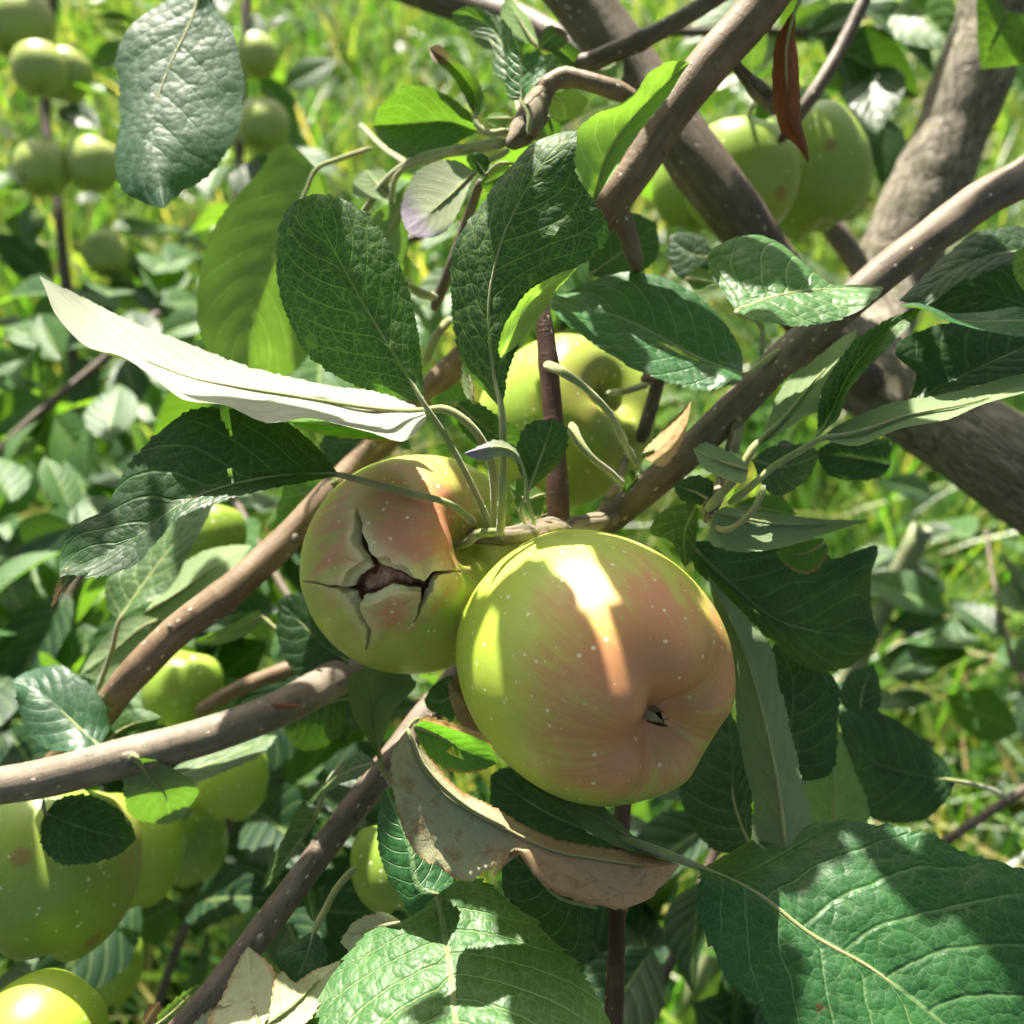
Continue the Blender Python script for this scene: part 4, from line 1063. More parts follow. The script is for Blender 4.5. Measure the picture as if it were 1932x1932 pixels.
for i, q in enumerate([[(1030, 688, 29.6), (1058, 700, 28.6), (1100, 728, 28.4), (1150, 780, 28.6), (1180, 840, 29.4), (1208, 885, 30.6)], [(1078, 800, 29.3), (1090, 830, 28.8), (1115, 862, 28.6), (1150, 890, 29), (1176, 915, 30)]]):
    pp = pix4([(*w, 9 if j < 2 else 6.5) for j, w in enumerate(q)]); pp = np.array(pp); pp[:, :3] -= np.array(THINGS['main'].location)
    po = bpy.data.objects.new('leaf_stalk', tube_mesh('leaf_stalk', pp, PM, sides=10, step=.002, rough=.12, seed=60 + i, hairs=400)); COL.objects.link(po); po.parent = THINGS['main']
    po['label'] = 'pale downy stalk left behind by a fallen leaf'
for i, q in enumerate([[(1270, 785, 30.8, 6), (1225, 868, 30.4, 7), (1170, 905, 30.2, 8), (1130, 960, 30.2, 6)]]):
    branch('main', '', '', '', 'knob', [(1182, 855, 31, 7), (1165, 915, 30.6, 9), (1130, 962, 30.6, 6)], part='dead_spur', rough=.2, seed=70)
# below the apples
leaf('main', 'pale', '21', (222, 490, 30), (175, -60, 32), [([(165, 380), (70, 240), (48, 120), (60, 20)], -.6), ([(195, 350), (175, 150)], .4), ([(240, 380), (300, 200), (420, 60), (350, -30)], 1.0)], under=True,
     pet=[(262, 570, 30.4), (300, 620, 31.5)], pr=6, label='grey underside of a leaf hanging below the cracked apple')
leaf('main', 'pale', '21', (200, 490, 30), (-190, 720, 31), [([(100, 440), (0, 540), (-120, 620)], .6), ([(80, 520), (-60, 600)], 0), ([(120, 560), (0, 610), (-100, 680)], -.4)], pr=5)
leaf('main', 'mid', '21', (640, 110, 30), (465, 140, 31), [([(620, 250), (540, 220), (480, 190)], 0), ([(560, 150)], 0), ([(620, 10), (520, 60)], 0)])
leaf('main', 'tan', '21', (600, 40, 29.4), (800, 340, 29), [([(600, 120), (650, 250), (730, 320)], 0), ([(660, 130), (730, 260)], 0), ([(660, 10), (720, 160), (790, 280)], .4)], rib=.3, label='crumpled brown leaf scrap beside the large apple')
leaf('shoot', 'wither', '21', (372, 300, 24.5), (1878, 1052, 25), [([(280, 450), (290, 640), (350, 880), (440, 1010), (530, 1050), (640, 1130), (830, 1132), (930, 1070), (960, 1000), (1050, 1100), (1180, 1200), (1400, 1280), (1600, 1284), (1750, 1190)], -.4),
     ([(430, 470), (600, 680), (800, 790), (1000, 905), (1200, 985), (1500, 1035), (1700, 1062)], 0), ([(440, 420), (640, 650), (820, 750), (1020, 870), (1230, 960), (1500, 1005), (1720, 1040)], .8)],
     under=True, nsec=8, rib=.9, pr=6, wave=.003, quilt=.0007, holes=[(.46, -1.0, .02, .25)], label='withering grey-brown leaf drooping below the large apple')
leaf('shoot', 'tear', '21', (400, 285, 24.4), (872, 492, 25), [([(440, 380), (540, 500), (680, 548), (800, 530)], -.1), ([(520, 330), (690, 420)], .2), ([(480, 255), (640, 300), (825, 375)], -.2)], under=True, holes=[(.55, -.3, .10, .16)], rib=.5,
     label='eaten glowing green leaf half with brown edges')
leaf('shoot', 'tan', '21', (385, 300, 24.2), (840, 385, 24.6), [([(440, 262), (640, 320)], 0), ([(430, 250), (640, 305)], -.1), ([(470, 235), (650, 285), (780, 340)], -.2)], rib=.2)
leaf('shoot', 'pale', '21', (1885, 1045, 25.5), (880, 455, 27.5), [([(1600, 975), (1350, 850), (1180, 700), (1030, 600)], -.4), ([(1640, 930), (1400, 780), (1200, 690)], .2), ([(1640, 900), (1540, 800), (1450, 720), (1200, 660), (1020, 540)], 1.0)], under=True, pr=5)
leaf('shoot', 'green', '21', (1480, 900, 31), (830, 560, 33), [([(1300, 1000), (1000, 880), (840, 740)], 0), ([(1150, 770)], 0), ([(1350, 780), (1100, 600), (900, 520)], 0)])
leaf('shoot', 'green', '21', (1420, 1290, 27), (900, 960, 28.5), [([(1340, 1620), (1100, 1450), (900, 1200)], 0), ([(1200, 1230), (1050, 1080)], 0), ([(1400, 1200), (1200, 1050), (1000, 950)], .4)], label='dark blue-green leaf behind the withering leaf')
leaf('main', 'quilt', '21', (540, 1215, 25.5), (255, 625, 27), [([(380, 1330), (330, 1240), (240, 1080), (208, 920), (225, 760)], .2), ([(430, 1170), (385, 960), (320, 780)], 0), ([(625, 1130), (540, 980), (420, 800), (330, 680)], .5)], nsec=8, rib=.3)
leaf('main', 'parch', '21', (330, 1370, 26), (0, 1480, 28), [([(250, 1310), (100, 1350)], 0), ([(180, 1400)], 0), ([(260, 1440), (100, 1560)], 0)], under=True)
leaf('shoot', 'fresh', '21', (545, 1238, 26.6), (690, 2380, 21.6), [([(480, 1262), (330, 1382), (180, 1412), (60, 1530), (-60, 1680), (-130, 1900), (0, 2150), (300, 2320)], .3), ([(575, 1420), (610, 1650), (635, 1900), (670, 2150)], 0),
     ([(560, 1180), (680, 1138), (790, 1145), (980, 1290), (1110, 1385), (1210, 1495), (1310, 1600), (1420, 1790), (1480, 1980), (1400, 2180), (1050, 2340)], .3)],
     nsec=8, quilt=.0009, pr=9, rib=.95, pet=[(520, 1190, 27), (500, 1120, 28)], serr=.034, teeth=.0044, label='broad light green leaf in sun at the bottom centre')
leaf('shoot', 'quilt', '22', (150, 1072, 26), (2250, 2400, 23.2), [([(130, 1150), (128, 1300), (200, 1500), (300, 1690), (450, 1830), (560, 1960), (800, 2200), (1300, 2400), (1800, 2450)], -1.2),
     ([(430, 1190), (700, 1400), (1000, 1565), (1250, 1740), (1500, 1945), (1850, 2200)], 0),
     ([(200, 1040), (400, 930), (560, 878), (720, 838), (960, 808), (1100, 828), (1240, 850), (1440, 888), (1600, 985), (1850, 1050), (2050, 1150), (2250, 1500), (2350, 2000)], 1.9)],
     nsec=8, quilt=.0008, pr=8, rib=.95, pet=[(0, 1010, 25.2), (-130, 960, 25.6), (-330, 900, 26.5), (-480, 850, 28)], serr=.034, teeth=.0044, label='broad dark green serrated leaf filling the lower right corner')
leaf('main', 'parch', '20', (1440, 1960, 25.5), (1370, 1505, 28.6), [([(1150, 1932), (1230, 1780), (1300, 1610)], 0), ([(1400, 1850), (1380, 1680)], .2), ([(1480, 1900), (1520, 1720), (1500, 1620), (1440, 1560)], .3)], under=True, rib=.4, label='parched pale leaf with ragged brown tip, bottom left')
leaf('main', 'parch', '20', (1480, 1930, 25.2), (1880, 1580, 28), [([(1490, 1800), (1540, 1640), (1620, 1700), (1760, 1620)], .2), ([(1620, 1830), (1760, 1690)], 0), ([(1680, 1932), (1800, 1780), (1870, 1660)], -.2)], under=True)
leaf('main', 'parch', '20', (1000, 2040, 26), (1480, 1880, 27), [([(1060, 1940), (1200, 1830), (1350, 1850)], 0), ([(1200, 1960)], 0), ([(1150, 2080), (1400, 1990)], 0)], under=True)
leaf('main', 'yellow', '20', (850, 1950, 30), (1150, 1690, 30), [([(880, 1880), (960, 1800), (1060, 1730)], 0), ([(960, 1860), (1060, 1760)], 0), ([(960, 1920), (1080, 1800)], 0)], under=True)
leaf('main', 'tan', '20', (800, 1932, 30.5), (880, 1810, 30.5), [([(795, 1880), (820, 1830)], 0), ([(840, 1870)], 0), ([(860, 1910), (890, 1850)], 0)])
leaf('main', 'green', '20', (1735, 1415, 28.5), (1640, 1700, 28), [([(1620, 1480), (1510, 1560), (1540, 1640)], .3), ([(1700, 1540), (1660, 1640)], 0), ([(1800, 1500), (1805, 1580), (1720, 1670)], -.2)], pet=[(1790, 1310, 28.8), (1860, 1180, 29.2), (1960, 1070, 29.8)], pr=7, label='small dark folded leaf above the parched leaf')
leaf('main', 'pale', '20', (1760, 740, 33), (1440, 1205, 34), [([(1640, 740), (1560, 900), (1470, 1080)], .5), ([(1680, 880), (1560, 1050)], 0), ([(1700, 860), (1660, 940), (1560, 1080)], -.3)], pet=[(1800, 620, 33), (1900, 480, 32)], pr=5)
leaf('main', 'mid', '20', (1750, 1390, 33), (1700, 1170, 33), [([(1690, 1320), (1680, 1220)], 0), ([(1715, 1280)], 0), ([(1750, 1300), (1740, 1200)], 0)], pr=5)
# right
leaf('main', 'pale', None, (1482, 1600, 27), (1335, 1085, 30), [([(1423, 1590), (1420, 1520), (1398, 1420), (1388, 1330), (1378, 1230), (1350, 1150)], .5), ([(1470, 1490), (1445, 1370), (1405, 1230)], 0), ([(1530, 1555), (1512, 1470), (1492, 1390), (1477, 1300), (1458, 1225), (1412, 1170), (1365, 1115)], .4)],
     under=True, nsec=8, label='long pale underside of a leaf right of the large apple')
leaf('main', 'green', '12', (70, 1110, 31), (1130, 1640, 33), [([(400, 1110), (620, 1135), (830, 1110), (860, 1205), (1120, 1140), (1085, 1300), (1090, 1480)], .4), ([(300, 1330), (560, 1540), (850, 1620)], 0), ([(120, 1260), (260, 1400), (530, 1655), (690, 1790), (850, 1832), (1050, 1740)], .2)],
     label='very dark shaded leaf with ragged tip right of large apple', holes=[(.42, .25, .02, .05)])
leaf('main', 'pale', '12', (225, 945, 28.6), (1095, 993, 29.5), [([(300, 932), (500, 958), (800, 985)], .5), ([(480, 1010), (750, 1020)], 0), ([(200, 1110), (330, 1165), (500, 1160), (700, 1120), (880, 1062)], -.5)], under=True, label='grey pointed leaf underside in front of the dark leaf')
leaf('main', 'green', '22', (420, 950, 33), (290, 190, 36), [([(270, 990), (100, 840), (35, 640), (80, 480), (200, 300)], 0), ([(330, 700), (320, 400)], 0), ([(430, 800), (420, 500), (360, 280)], 0)])
leaf('main', 'green', '12', (560, 2420, 32), (560, 1660, 34), [([(450, 2100), (480, 1850)], 0), ([(640, 2150), (650, 1850)], 0), ([(860, 2400), (900, 2100), (905, 1900), (800, 1790)], 0)], label='narrow dark leaf beside the long pale underside')
leaf('main', 'fresh', '22', (880, 950, 35), (830, 200, 36), [([(700, 820), (760, 500)], 0), ([(880, 600)], 0), ([(1080, 800), (1000, 520), (910, 300)], 0)], under=True)
leaf('rightshoot', 'green', '22', (1552, 590, 37), (905, 230, 36), [([(1500, 480), (1400, 395), (1280, 290), (1130, 205), (1000, 190)], .4), ([(1330, 555), (1100, 480)], 0), ([(1510, 690), (1400, 790), (1250, 825), (1080, 790), (1000, 620), (940, 420)], -.3)],
     pet=[(1700, 620, 40), (1850, 690, 50)], pr=5, label='dark blue-green leaf at right above the corner leaf')
leaf('rightshoot', 'green', '22', (1020, 250, 38), (1100, -60, 39), [([(920, 150), (960, 0)], 0), ([(1040, 100)], 0), ([(1130, 200), (1140, 50)], 0)])
leaf('main', 'pale', '12', (430, 605, 28.6), (1010, -60, 31), [([(510, 460), (560, 320), (620, 230), (800, 80), (930, -20)], .7), ([(600, 450), (730, 290), (880, 100)], .2), ([(620, 500), (720, 430), (800, 395), (815, 290), (900, 140), (990, 20)], -.5)], under=True,
     pet=[(360, 730, 28.6), (260, 850, 28.6), (180, 940, 28.6)], pr=9, label='broad grey underside of a leaf below the right branch')
leaf('main', 'hero', '12', (790, 525, 28.4), (1370, -190, 30), [([(790, 430), (815, 300), (880, 170), (960, 40), (1080, -60), (1230, -130)], .3), ([(860, 420), (960, 200), (1120, 0)], .5), ([(900, 440), (950, 300), (1030, 190), (1130, 90), (1210, 10), (1330, -120)], -.2)],
     label='dark leaf with glowing veins at right, edges curled')
leaf('main', 'quilt', '12', (810, 545, 28.2), (2150, 200, 28.5), [([(900, 480), (1200, 345), (1450, 300), (1700, 240), (1950, 190)], .8), ([(1000, 525), (1300, 420), (1600, 360), (1900, 270)], .0), ([(1000, 570), (1230, 492), (1500, 442), (1700, 352), (1950, 285)], -.6)],
     under=True, pet=[(700, 610, 28.3), (560, 690, 28.5), (400, 830, 28.6), (300, 905, 28.7)], pr=7, label='long narrow grey-green leaf pointing to the right edge')
leaf('main', 'green', '12', (1330, 350, 30), (2150, -50, 31), [([(1300, 330), (1340, 180), (1210, 60), (1400, -70), (1700, -120), (1950, -130)], .3), ([(1500, 240), (1800, 100)], 0), ([(1500, 300), (1800, 230), (2050, 130)], -.3)], label='dark bluish leaf above the long narrow right leaf')
leaf('main', 'green', '02', (2150, 1400, 31), (1240, 1660, 31), [([(1932, 1255), (1780, 1262), (1650, 1290), (1500, 1400), (1380, 1510)], .6), ([(1850, 1390), (1600, 1470), (1400, 1580)], .1), ([(1950, 1440), (1830, 1460), (1600, 1550), (1390, 1680)], -.3)], label='dark narrow leaf at right edge above the folded leaves')
leaf('main', 'green', '02', (2100, 1750, 33), (1370, 1700, 33.5), [([(1932, 1470), (1700, 1500), (1500, 1600)], 0), ([(1700, 1620)], 0), ([(1900, 1800), (1600, 1760)], 0)])
leaf('main', 'quilt', '02', (2150, 1790, 29), (1240, 1690, 30), [([(1932, 1700), (1700, 1720), (1500, 1720), (1350, 1670)], .5), ([(1900, 1770), (1600, 1770), (1400, 1710)], 0), ([(1932, 1865), (1700, 1830), (1500, 1770), (1360, 1700)], -.8)], label='curled dark leaf with pale sunlit rim at right edge')
leaf('main', 'fresh', '02', (2000, 1350, 29.5), (1960, 1620, 30), [([(1890, 1380), (1865, 1470), (1890, 1560)], 0), ([(1950, 1480)], 0), ([(2050, 1420), (2030, 1560)], 0)])
leaf('main', 'pale', '12', (410, 720, 28), (105, 600, 28.6), [([(380, 790), (200, 735), (150, 700)], -.2), ([(300, 690), (200, 650)], 0), ([(360, 645), (250, 600), (170, 570)], .2)], under=True, teeth=.003, label='small ragged grey leaf scrap beside the branch')
leaf('main', 'pale', '12', (430, 660, 31), (800, 640, 32), [([(510, 820), (590, 860), (700, 800), (770, 730)], 0), ([(600, 700)], 0), ([(500, 610), (620, 575), (750, 580)], 0)])
leaf('main', 'green', '12', (1200, 690, 34), (780, 620, 34), [([(1180, 560), (1000, 540), (850, 570)], 0), ([(1000, 650)], 0), ([(1150, 750), (1000, 778), (850, 740)], 0)])
leaf('main', 'green', '12', (210, 890, 29), (-10, 800, 29.5), [([(220, 780), (120, 745)], 0), ([(120, 840)], 0), ([(150, 910), (40, 890)], 0)])
leaf('main', 'pale', '12', (130, 900, 30), (60, 1260, 31), [([(60, 900), (-90, 950), (-130, 1060), (-20, 1100)], 0), ([(60, 1050)], 0), ([(135, 1000), (120, 1150)], 0)])
leaf('main', 'tear', '12', (340, 920, 31), (680, 960, 32), [([(420, 870), (600, 860)], 0), ([(500, 930)], 0), ([(400, 990), (600, 990)], 0)], under=True)
leaf('main', 'tear', '12', (830, 1120, 30.8), (560, 1170, 31), [([(840, 1200), (720, 1290), (620, 1240)], 0), ([(720, 1180)], 0), ([(780, 1090), (650, 1120)], 0)], under=True)
leaf('main', 'mid', None, (1900, 20, 45), (1850, 130, 46), [([(1850, -30), (1845, 60)], 0), ([(1880, 60)], 0), ([(1970, 40), (1960, 110), (1900, 125)], 0)])
pp = np.array(pix4([(1334, 962, 29.2, 8), (1345, 992, 28.6, 7), (1370, 1000, 28.2, 6), (1410, 975, 28, 5.5), (1436, 935, 28, 6.5), (1440, 915, 28, 7.5)])); pp[:, :3] -= np.array(THINGS['main'].location)
po = bpy.data.objects.new('leaf_stalk', tube_mesh('leaf_stalk', pp, PM, sides=10, step=.002, rough=.14, seed=66, hairs=300)); COL.objects.link(po); po.parent = THINGS['main']; po['label'] = 'hooked pale leaf stalk with a frayed end'
for q in ([(670, 425, 38, 6), (730, 340, 36, 8), (790, 300, 34, 9), (870, 283, 32.5, 10), (955, 268, 31.3, 9)], [(735, 395, 36, 5), (750, 330, 35, 6), (830, 296, 33, 6), (880, 275, 32.2, 6)], [(680, 235, 40, 5), (720, 275, 38, 6), (770, 310, 35.5, 6)],
          [(765, 535, 34, 8), (790, 552, 34.3, 9), (822, 560, 35.3, 9)], [(800, 690, 34.5, 9), (820, 640, 34.5, 9), (850, 600, 35, 9)]):
    pp = np.array(pix4(q)); pp[:, :3] -= np.array(THINGS['left'].location)
    po = bpy.data.objects.new('leaf_stalk', tube_mesh('leaf_stalk', pp, PM, sides=10, step=.002, rough=.10, seed=80, hairs=200)); COL.objects.link(po); po.parent = THINGS['left']
leaf('left', 'mid', None, (760, 385, 35.5), (690, 480, 37), [([(720, 390), (690, 430)], 0), ([(730, 440)], 0), ([(770, 440), (755, 500), (720, 520)], 0)], under=True)
leaf('left', 'pale', None, (735, 375, 36), (690, 320, 37), [([(670, 370), (672, 335)], 0), ([(710, 345)], 0), ([(740, 350), (720, 320)], 0)], under=True)
leaf('left', 'mid', None, (690, 400, 36.5), (720, 560, 38), [([(670, 450), (670, 520)], 0), ([(710, 480)], 0), ([(760, 430), (765, 500)], 0)], under=True)
leaf('left', 'tear', None, (640, 905, 36), (530, 940, 38), [([(600, 890), (540, 900)], 0), ([(580, 930)], 0), ([(630, 940), (560, 985), (500, 1000)], 0)], under=True)
leaf('left', 'green', None, (730, 850, 37.5), (600, 840, 39), [([(700, 800), (640, 790)], 0), ([(660, 835)], 0), ([(700, 890), (630, 890)], 0)])
leaf('left', 'green', None, (1110, 520, 35), (1240, 420, 36), [([(1180, 530), (1240, 480)], 0), ([(1180, 470)], 0), ([(1120, 450), (1190, 400)], 0)])

leaf('left', 'fresh', '01', (950, 655, 32.4), (790, 655, 34), [([(900, 615), (840, 620)], 0), ([(870, 652)], 0), ([(900, 700), (840, 695)], 0)], under=True)
leaf('left', 'mid', '01', (965, 925, 32.4), (770, 1020, 34), [([(900, 1050), (820, 1070)], 0), ([(870, 980)], 0), ([(890, 900), (810, 940)], 0)])
leaf('left', 'mid', '01', (840, 1050, 34.5), (735, 1300, 36), [([(750, 1110), (715, 1210)], 0), ([(800, 1170)], 0), ([(880, 1150), (830, 1260)], 0)], under=True)
leaf('left', 'green', '01', (1150, 640, 32.4), (1195, 760, 33), [([(1130, 690), (1150, 740)], 0), ([(1170, 700)], 0), ([(1200, 670), (1215, 720)], 0)])
leaf('left', 'drytip', '01', (870, 290, 35), (700, 40, 36), [([(780, 260), (700, 150)], .2), ([(810, 180), (750, 90)], 0), ([(880, 170), (800, 60)], -.2)], under=True)
leaf('left', 'mid', '01', (1080, 470, 33.5), (1180, 300, 35), [([(1140, 470), (1200, 400)], 0), ([(1140, 380)], 0), ([(1090, 400), (1120, 320)], 0)])
leaf('left', 'pale', '01', (480, 1010, 36), (280, 1240, 38), [([(390, 1010), (300, 1090)], 0), ([(390, 1120)], 0), ([(470, 1110), (390, 1220)], 0)], under=True)
# ------------------------------------------------------------------ background saplings: generic leaves, one mesh per variant, copied
def generic_leaf(seed, L=.062, Wd=.034, mat='bgleaf'):
    r = np.random.default_rng(seed)
    t = np.linspace(0, 1, 7)[1:-1]
    prof = np.sin(np.pi * t ** .85) * Wd / 2
    dr = r.uniform(.05, .35); fold = r.uniform(.05, .5)
    z = -dr * L * t ** 2
    midr = np.stack([t * L, 0 * t, z], 1)
    Lr = np.stack([t * L, prof, z + prof * fold], 1); Rr = np.stack([t * L, -prof, z + prof * fold], 1)
    V, F, uv, cm, sec, ln, mc = leaf_surface(np.zeros(3), np.array((L, 0, -dr * L)), [Rr, midr, Lr], 1, False, seed=seed, dens=.3, serr=.02, teeth=.004)
    return mesh_from('leaf', V, F, LM[mat], uv, cm, {'sec': sec})
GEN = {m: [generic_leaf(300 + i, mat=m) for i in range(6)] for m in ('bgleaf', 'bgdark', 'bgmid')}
def scatter_leaves(key, pts, spread, n, mats, seed, size=(.75, 1.25), box=None):
    """leaves round a stem given in frame pixels; each one its own object"""
    r = np.random.default_rng(seed)
    root = THINGS[key]; rl = np.array(root.location)
    c = spline(np.array([P(x, y, d) for x, y, d in pts]), 60)
    for i in range(n):
        p = c[r.integers(2, 58)]
        az = r.uniform(0, 2 * np.pi)
        el = r.normal(-.15, .35)
        d = np.array((math.cos(az) * math.cos(el), math.sin(az) * math.cos(el), math.sin(el)))
        p = p + d * spread * r.uniform(.15, 1) + np.array((0, 0, .5 * spread * r.normal(0, .4)))
        up = np.array((0, 0, 1.)) + r.normal(0, .45, 3)
        B = np.stack([d, np.cross(up, d), np.zeros(3)], 1)
        y = np.cross(up, d); y /= np.linalg.norm(y); z = np.cross(d, y)
        o = bpy.data.objects.new('leaf', GEN[mats[r.integers(len(mats))]][r.integers(6)])
        COL.objects.link(o); o.parent = root
        s = r.uniform(*size)
        M = Matrix([[d[0] * s, y[0] * s, z[0] * s, 0], [d[1] * s, y[1] * s, z[1] * s, 0], [d[2] * s, y[2] * s, z[2] * s, 0], [0, 0, 0, 1]])
        M.translation = Vector(p - rl)
        o.matrix_local = M
def sapling(key, label, pts, spread, n, mats, seed, r=9, **kw):
    branch(key, 'apple_sapling', label, 'sapling', 'dark', [(x, y, d, r) for x, y, d in pts], part='stem', sides=10, seed=seed)
    scatter_leaves(key, pts, spread, n, mats, seed, **kw)
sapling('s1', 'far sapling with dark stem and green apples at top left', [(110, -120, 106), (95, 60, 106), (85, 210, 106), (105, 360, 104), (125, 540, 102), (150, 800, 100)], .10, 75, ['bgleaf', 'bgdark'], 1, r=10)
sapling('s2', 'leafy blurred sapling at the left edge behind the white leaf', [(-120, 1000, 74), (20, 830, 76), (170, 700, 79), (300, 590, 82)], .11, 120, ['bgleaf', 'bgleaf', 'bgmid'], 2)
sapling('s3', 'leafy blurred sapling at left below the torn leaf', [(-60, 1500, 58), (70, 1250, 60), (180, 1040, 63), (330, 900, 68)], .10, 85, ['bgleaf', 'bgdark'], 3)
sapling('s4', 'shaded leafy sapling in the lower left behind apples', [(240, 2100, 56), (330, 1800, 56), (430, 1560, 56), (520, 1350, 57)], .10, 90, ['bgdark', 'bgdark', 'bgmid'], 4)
sapling('s5', 'far thin sapling with two apples right of the glossy leaf', [(470, -100, 118), (460, 100, 116), (450, 330, 114), (440, 520, 112)], .09, 30, ['bgleaf', 'bgdark'], 5)
sapling('s6', 'leafy twig out of focus behind the central leaves', [(560, 620, 58), (700, 480, 60), (900, 420, 62), (1100, 350, 64)], .07, 34, ['bgleaf', 'bgmid'], 6)
sapling('s7', 'leafy twig out of focus beyond the upper right apples', [(1260, 60, 66), (1450, 60, 68), (1650, 60, 70), (1800, 20, 72)], .09, 40, ['bgleaf', 'bgmid', 'bgdark'], 7)
sapling('s8', 'low leafy sapling at the right edge beside the hollow tube', [(2050, 1420, 72), (1930, 1280, 74), (1880, 1120, 78), (1860, 1000, 84)], .08, 34, ['bgleaf', 'bgdark'], 8, r=4)
sapling('s9', 'shaded leafy twig low behind the dark leaves, bottom centre', [(1150, 2050, 44), (1250, 1850, 45), (1330, 1650, 46), (1420, 1450, 47)], .06, 40, ['bgdark'], 9)
sapling('s10', 'leafy twig out of focus between the brown and grey branches', [(650, 1250, 52), (560, 1150, 54), (500, 1050, 56), (420, 900, 60)], .07, 40, ['bgleaf', 'bgdark'], 10)

# hollow garden tube
def tube_stake():
    w = np.array(pix4([(1640, 1200, 84, 20), (1690, 1098, 82, 20.5), (1741, 995, 80, 21)]))
    a, b = w[0, :3], w[-1, :3]; ax = (b - a) / np.linalg.norm(b - a); a = a - ax * .62
    r = w[-1, 3]; B = basis_from(ax); n = 20
    ph = np.linspace(0, 2 * np.pi, n + 1)
    ring = lambda c, rr: c + rr * (np.cos(ph)[:, None] * B[:, 0] + np.sin(ph)[:, None] * B[:, 1])
    R = [ring(a, r)] + [ring(a + (b - a) * f, r * (1 + .02 * math.sin(f * 30))) for f in (.2, .4, .6, .8, .97)] + [ring(b, r), ring(b, r * .72), ring(b - ax * .05, r * .70)]
    root = thing('garden_stake', 'hollow pale green tube sticking up from the grass at right', 'tube', a)
    m = plain('stake_plastic', (.17, .20, .10), (.24, .26, .15), .5, 30, .1)
    o = bpy.data.objects.new('tube_wall', mesh_from('tube_wall', np.concatenate(R) - np.array(root.location), grid_faces(len(R), n + 1), m)); COL.objects.link(o); o.parent = root
    plug = np.concatenate([ring(b - ax * .049, r * .70), ring(b - ax * .0495, r * .05)])  # dark disc closing the bore a little way down
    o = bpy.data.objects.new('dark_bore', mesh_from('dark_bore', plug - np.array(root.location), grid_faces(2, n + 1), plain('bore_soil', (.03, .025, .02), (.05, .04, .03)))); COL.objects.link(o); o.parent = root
tube_stake()

# foliage further along the same branches, beyond the picture's edges
scatter_leaves('main', [(2270, 60, 41), (2600, -110, 45), (3150, -330, 54)], .055, 55, ['bgleaf', 'bgdark'], 21)
scatter_leaves('biglimb', [(2350, 900, 52), (2700, 1100, 55), (3100, 1300, 60)], .08, 60, ['bgleaf', 'bgdark'], 22)
scatter_leaves('low', [(-450, 1550, 33), (-700, 1590, 35), (-1050, 1640, 37)], .05, 40, ['bgleaf', 'bgdark'], 23)
scatter_leaves('shoot', [(1150, 2330, 28), (1150, 2560, 28), (1150, 2700, 28)], .03, 14, ['bgleaf'], 24)
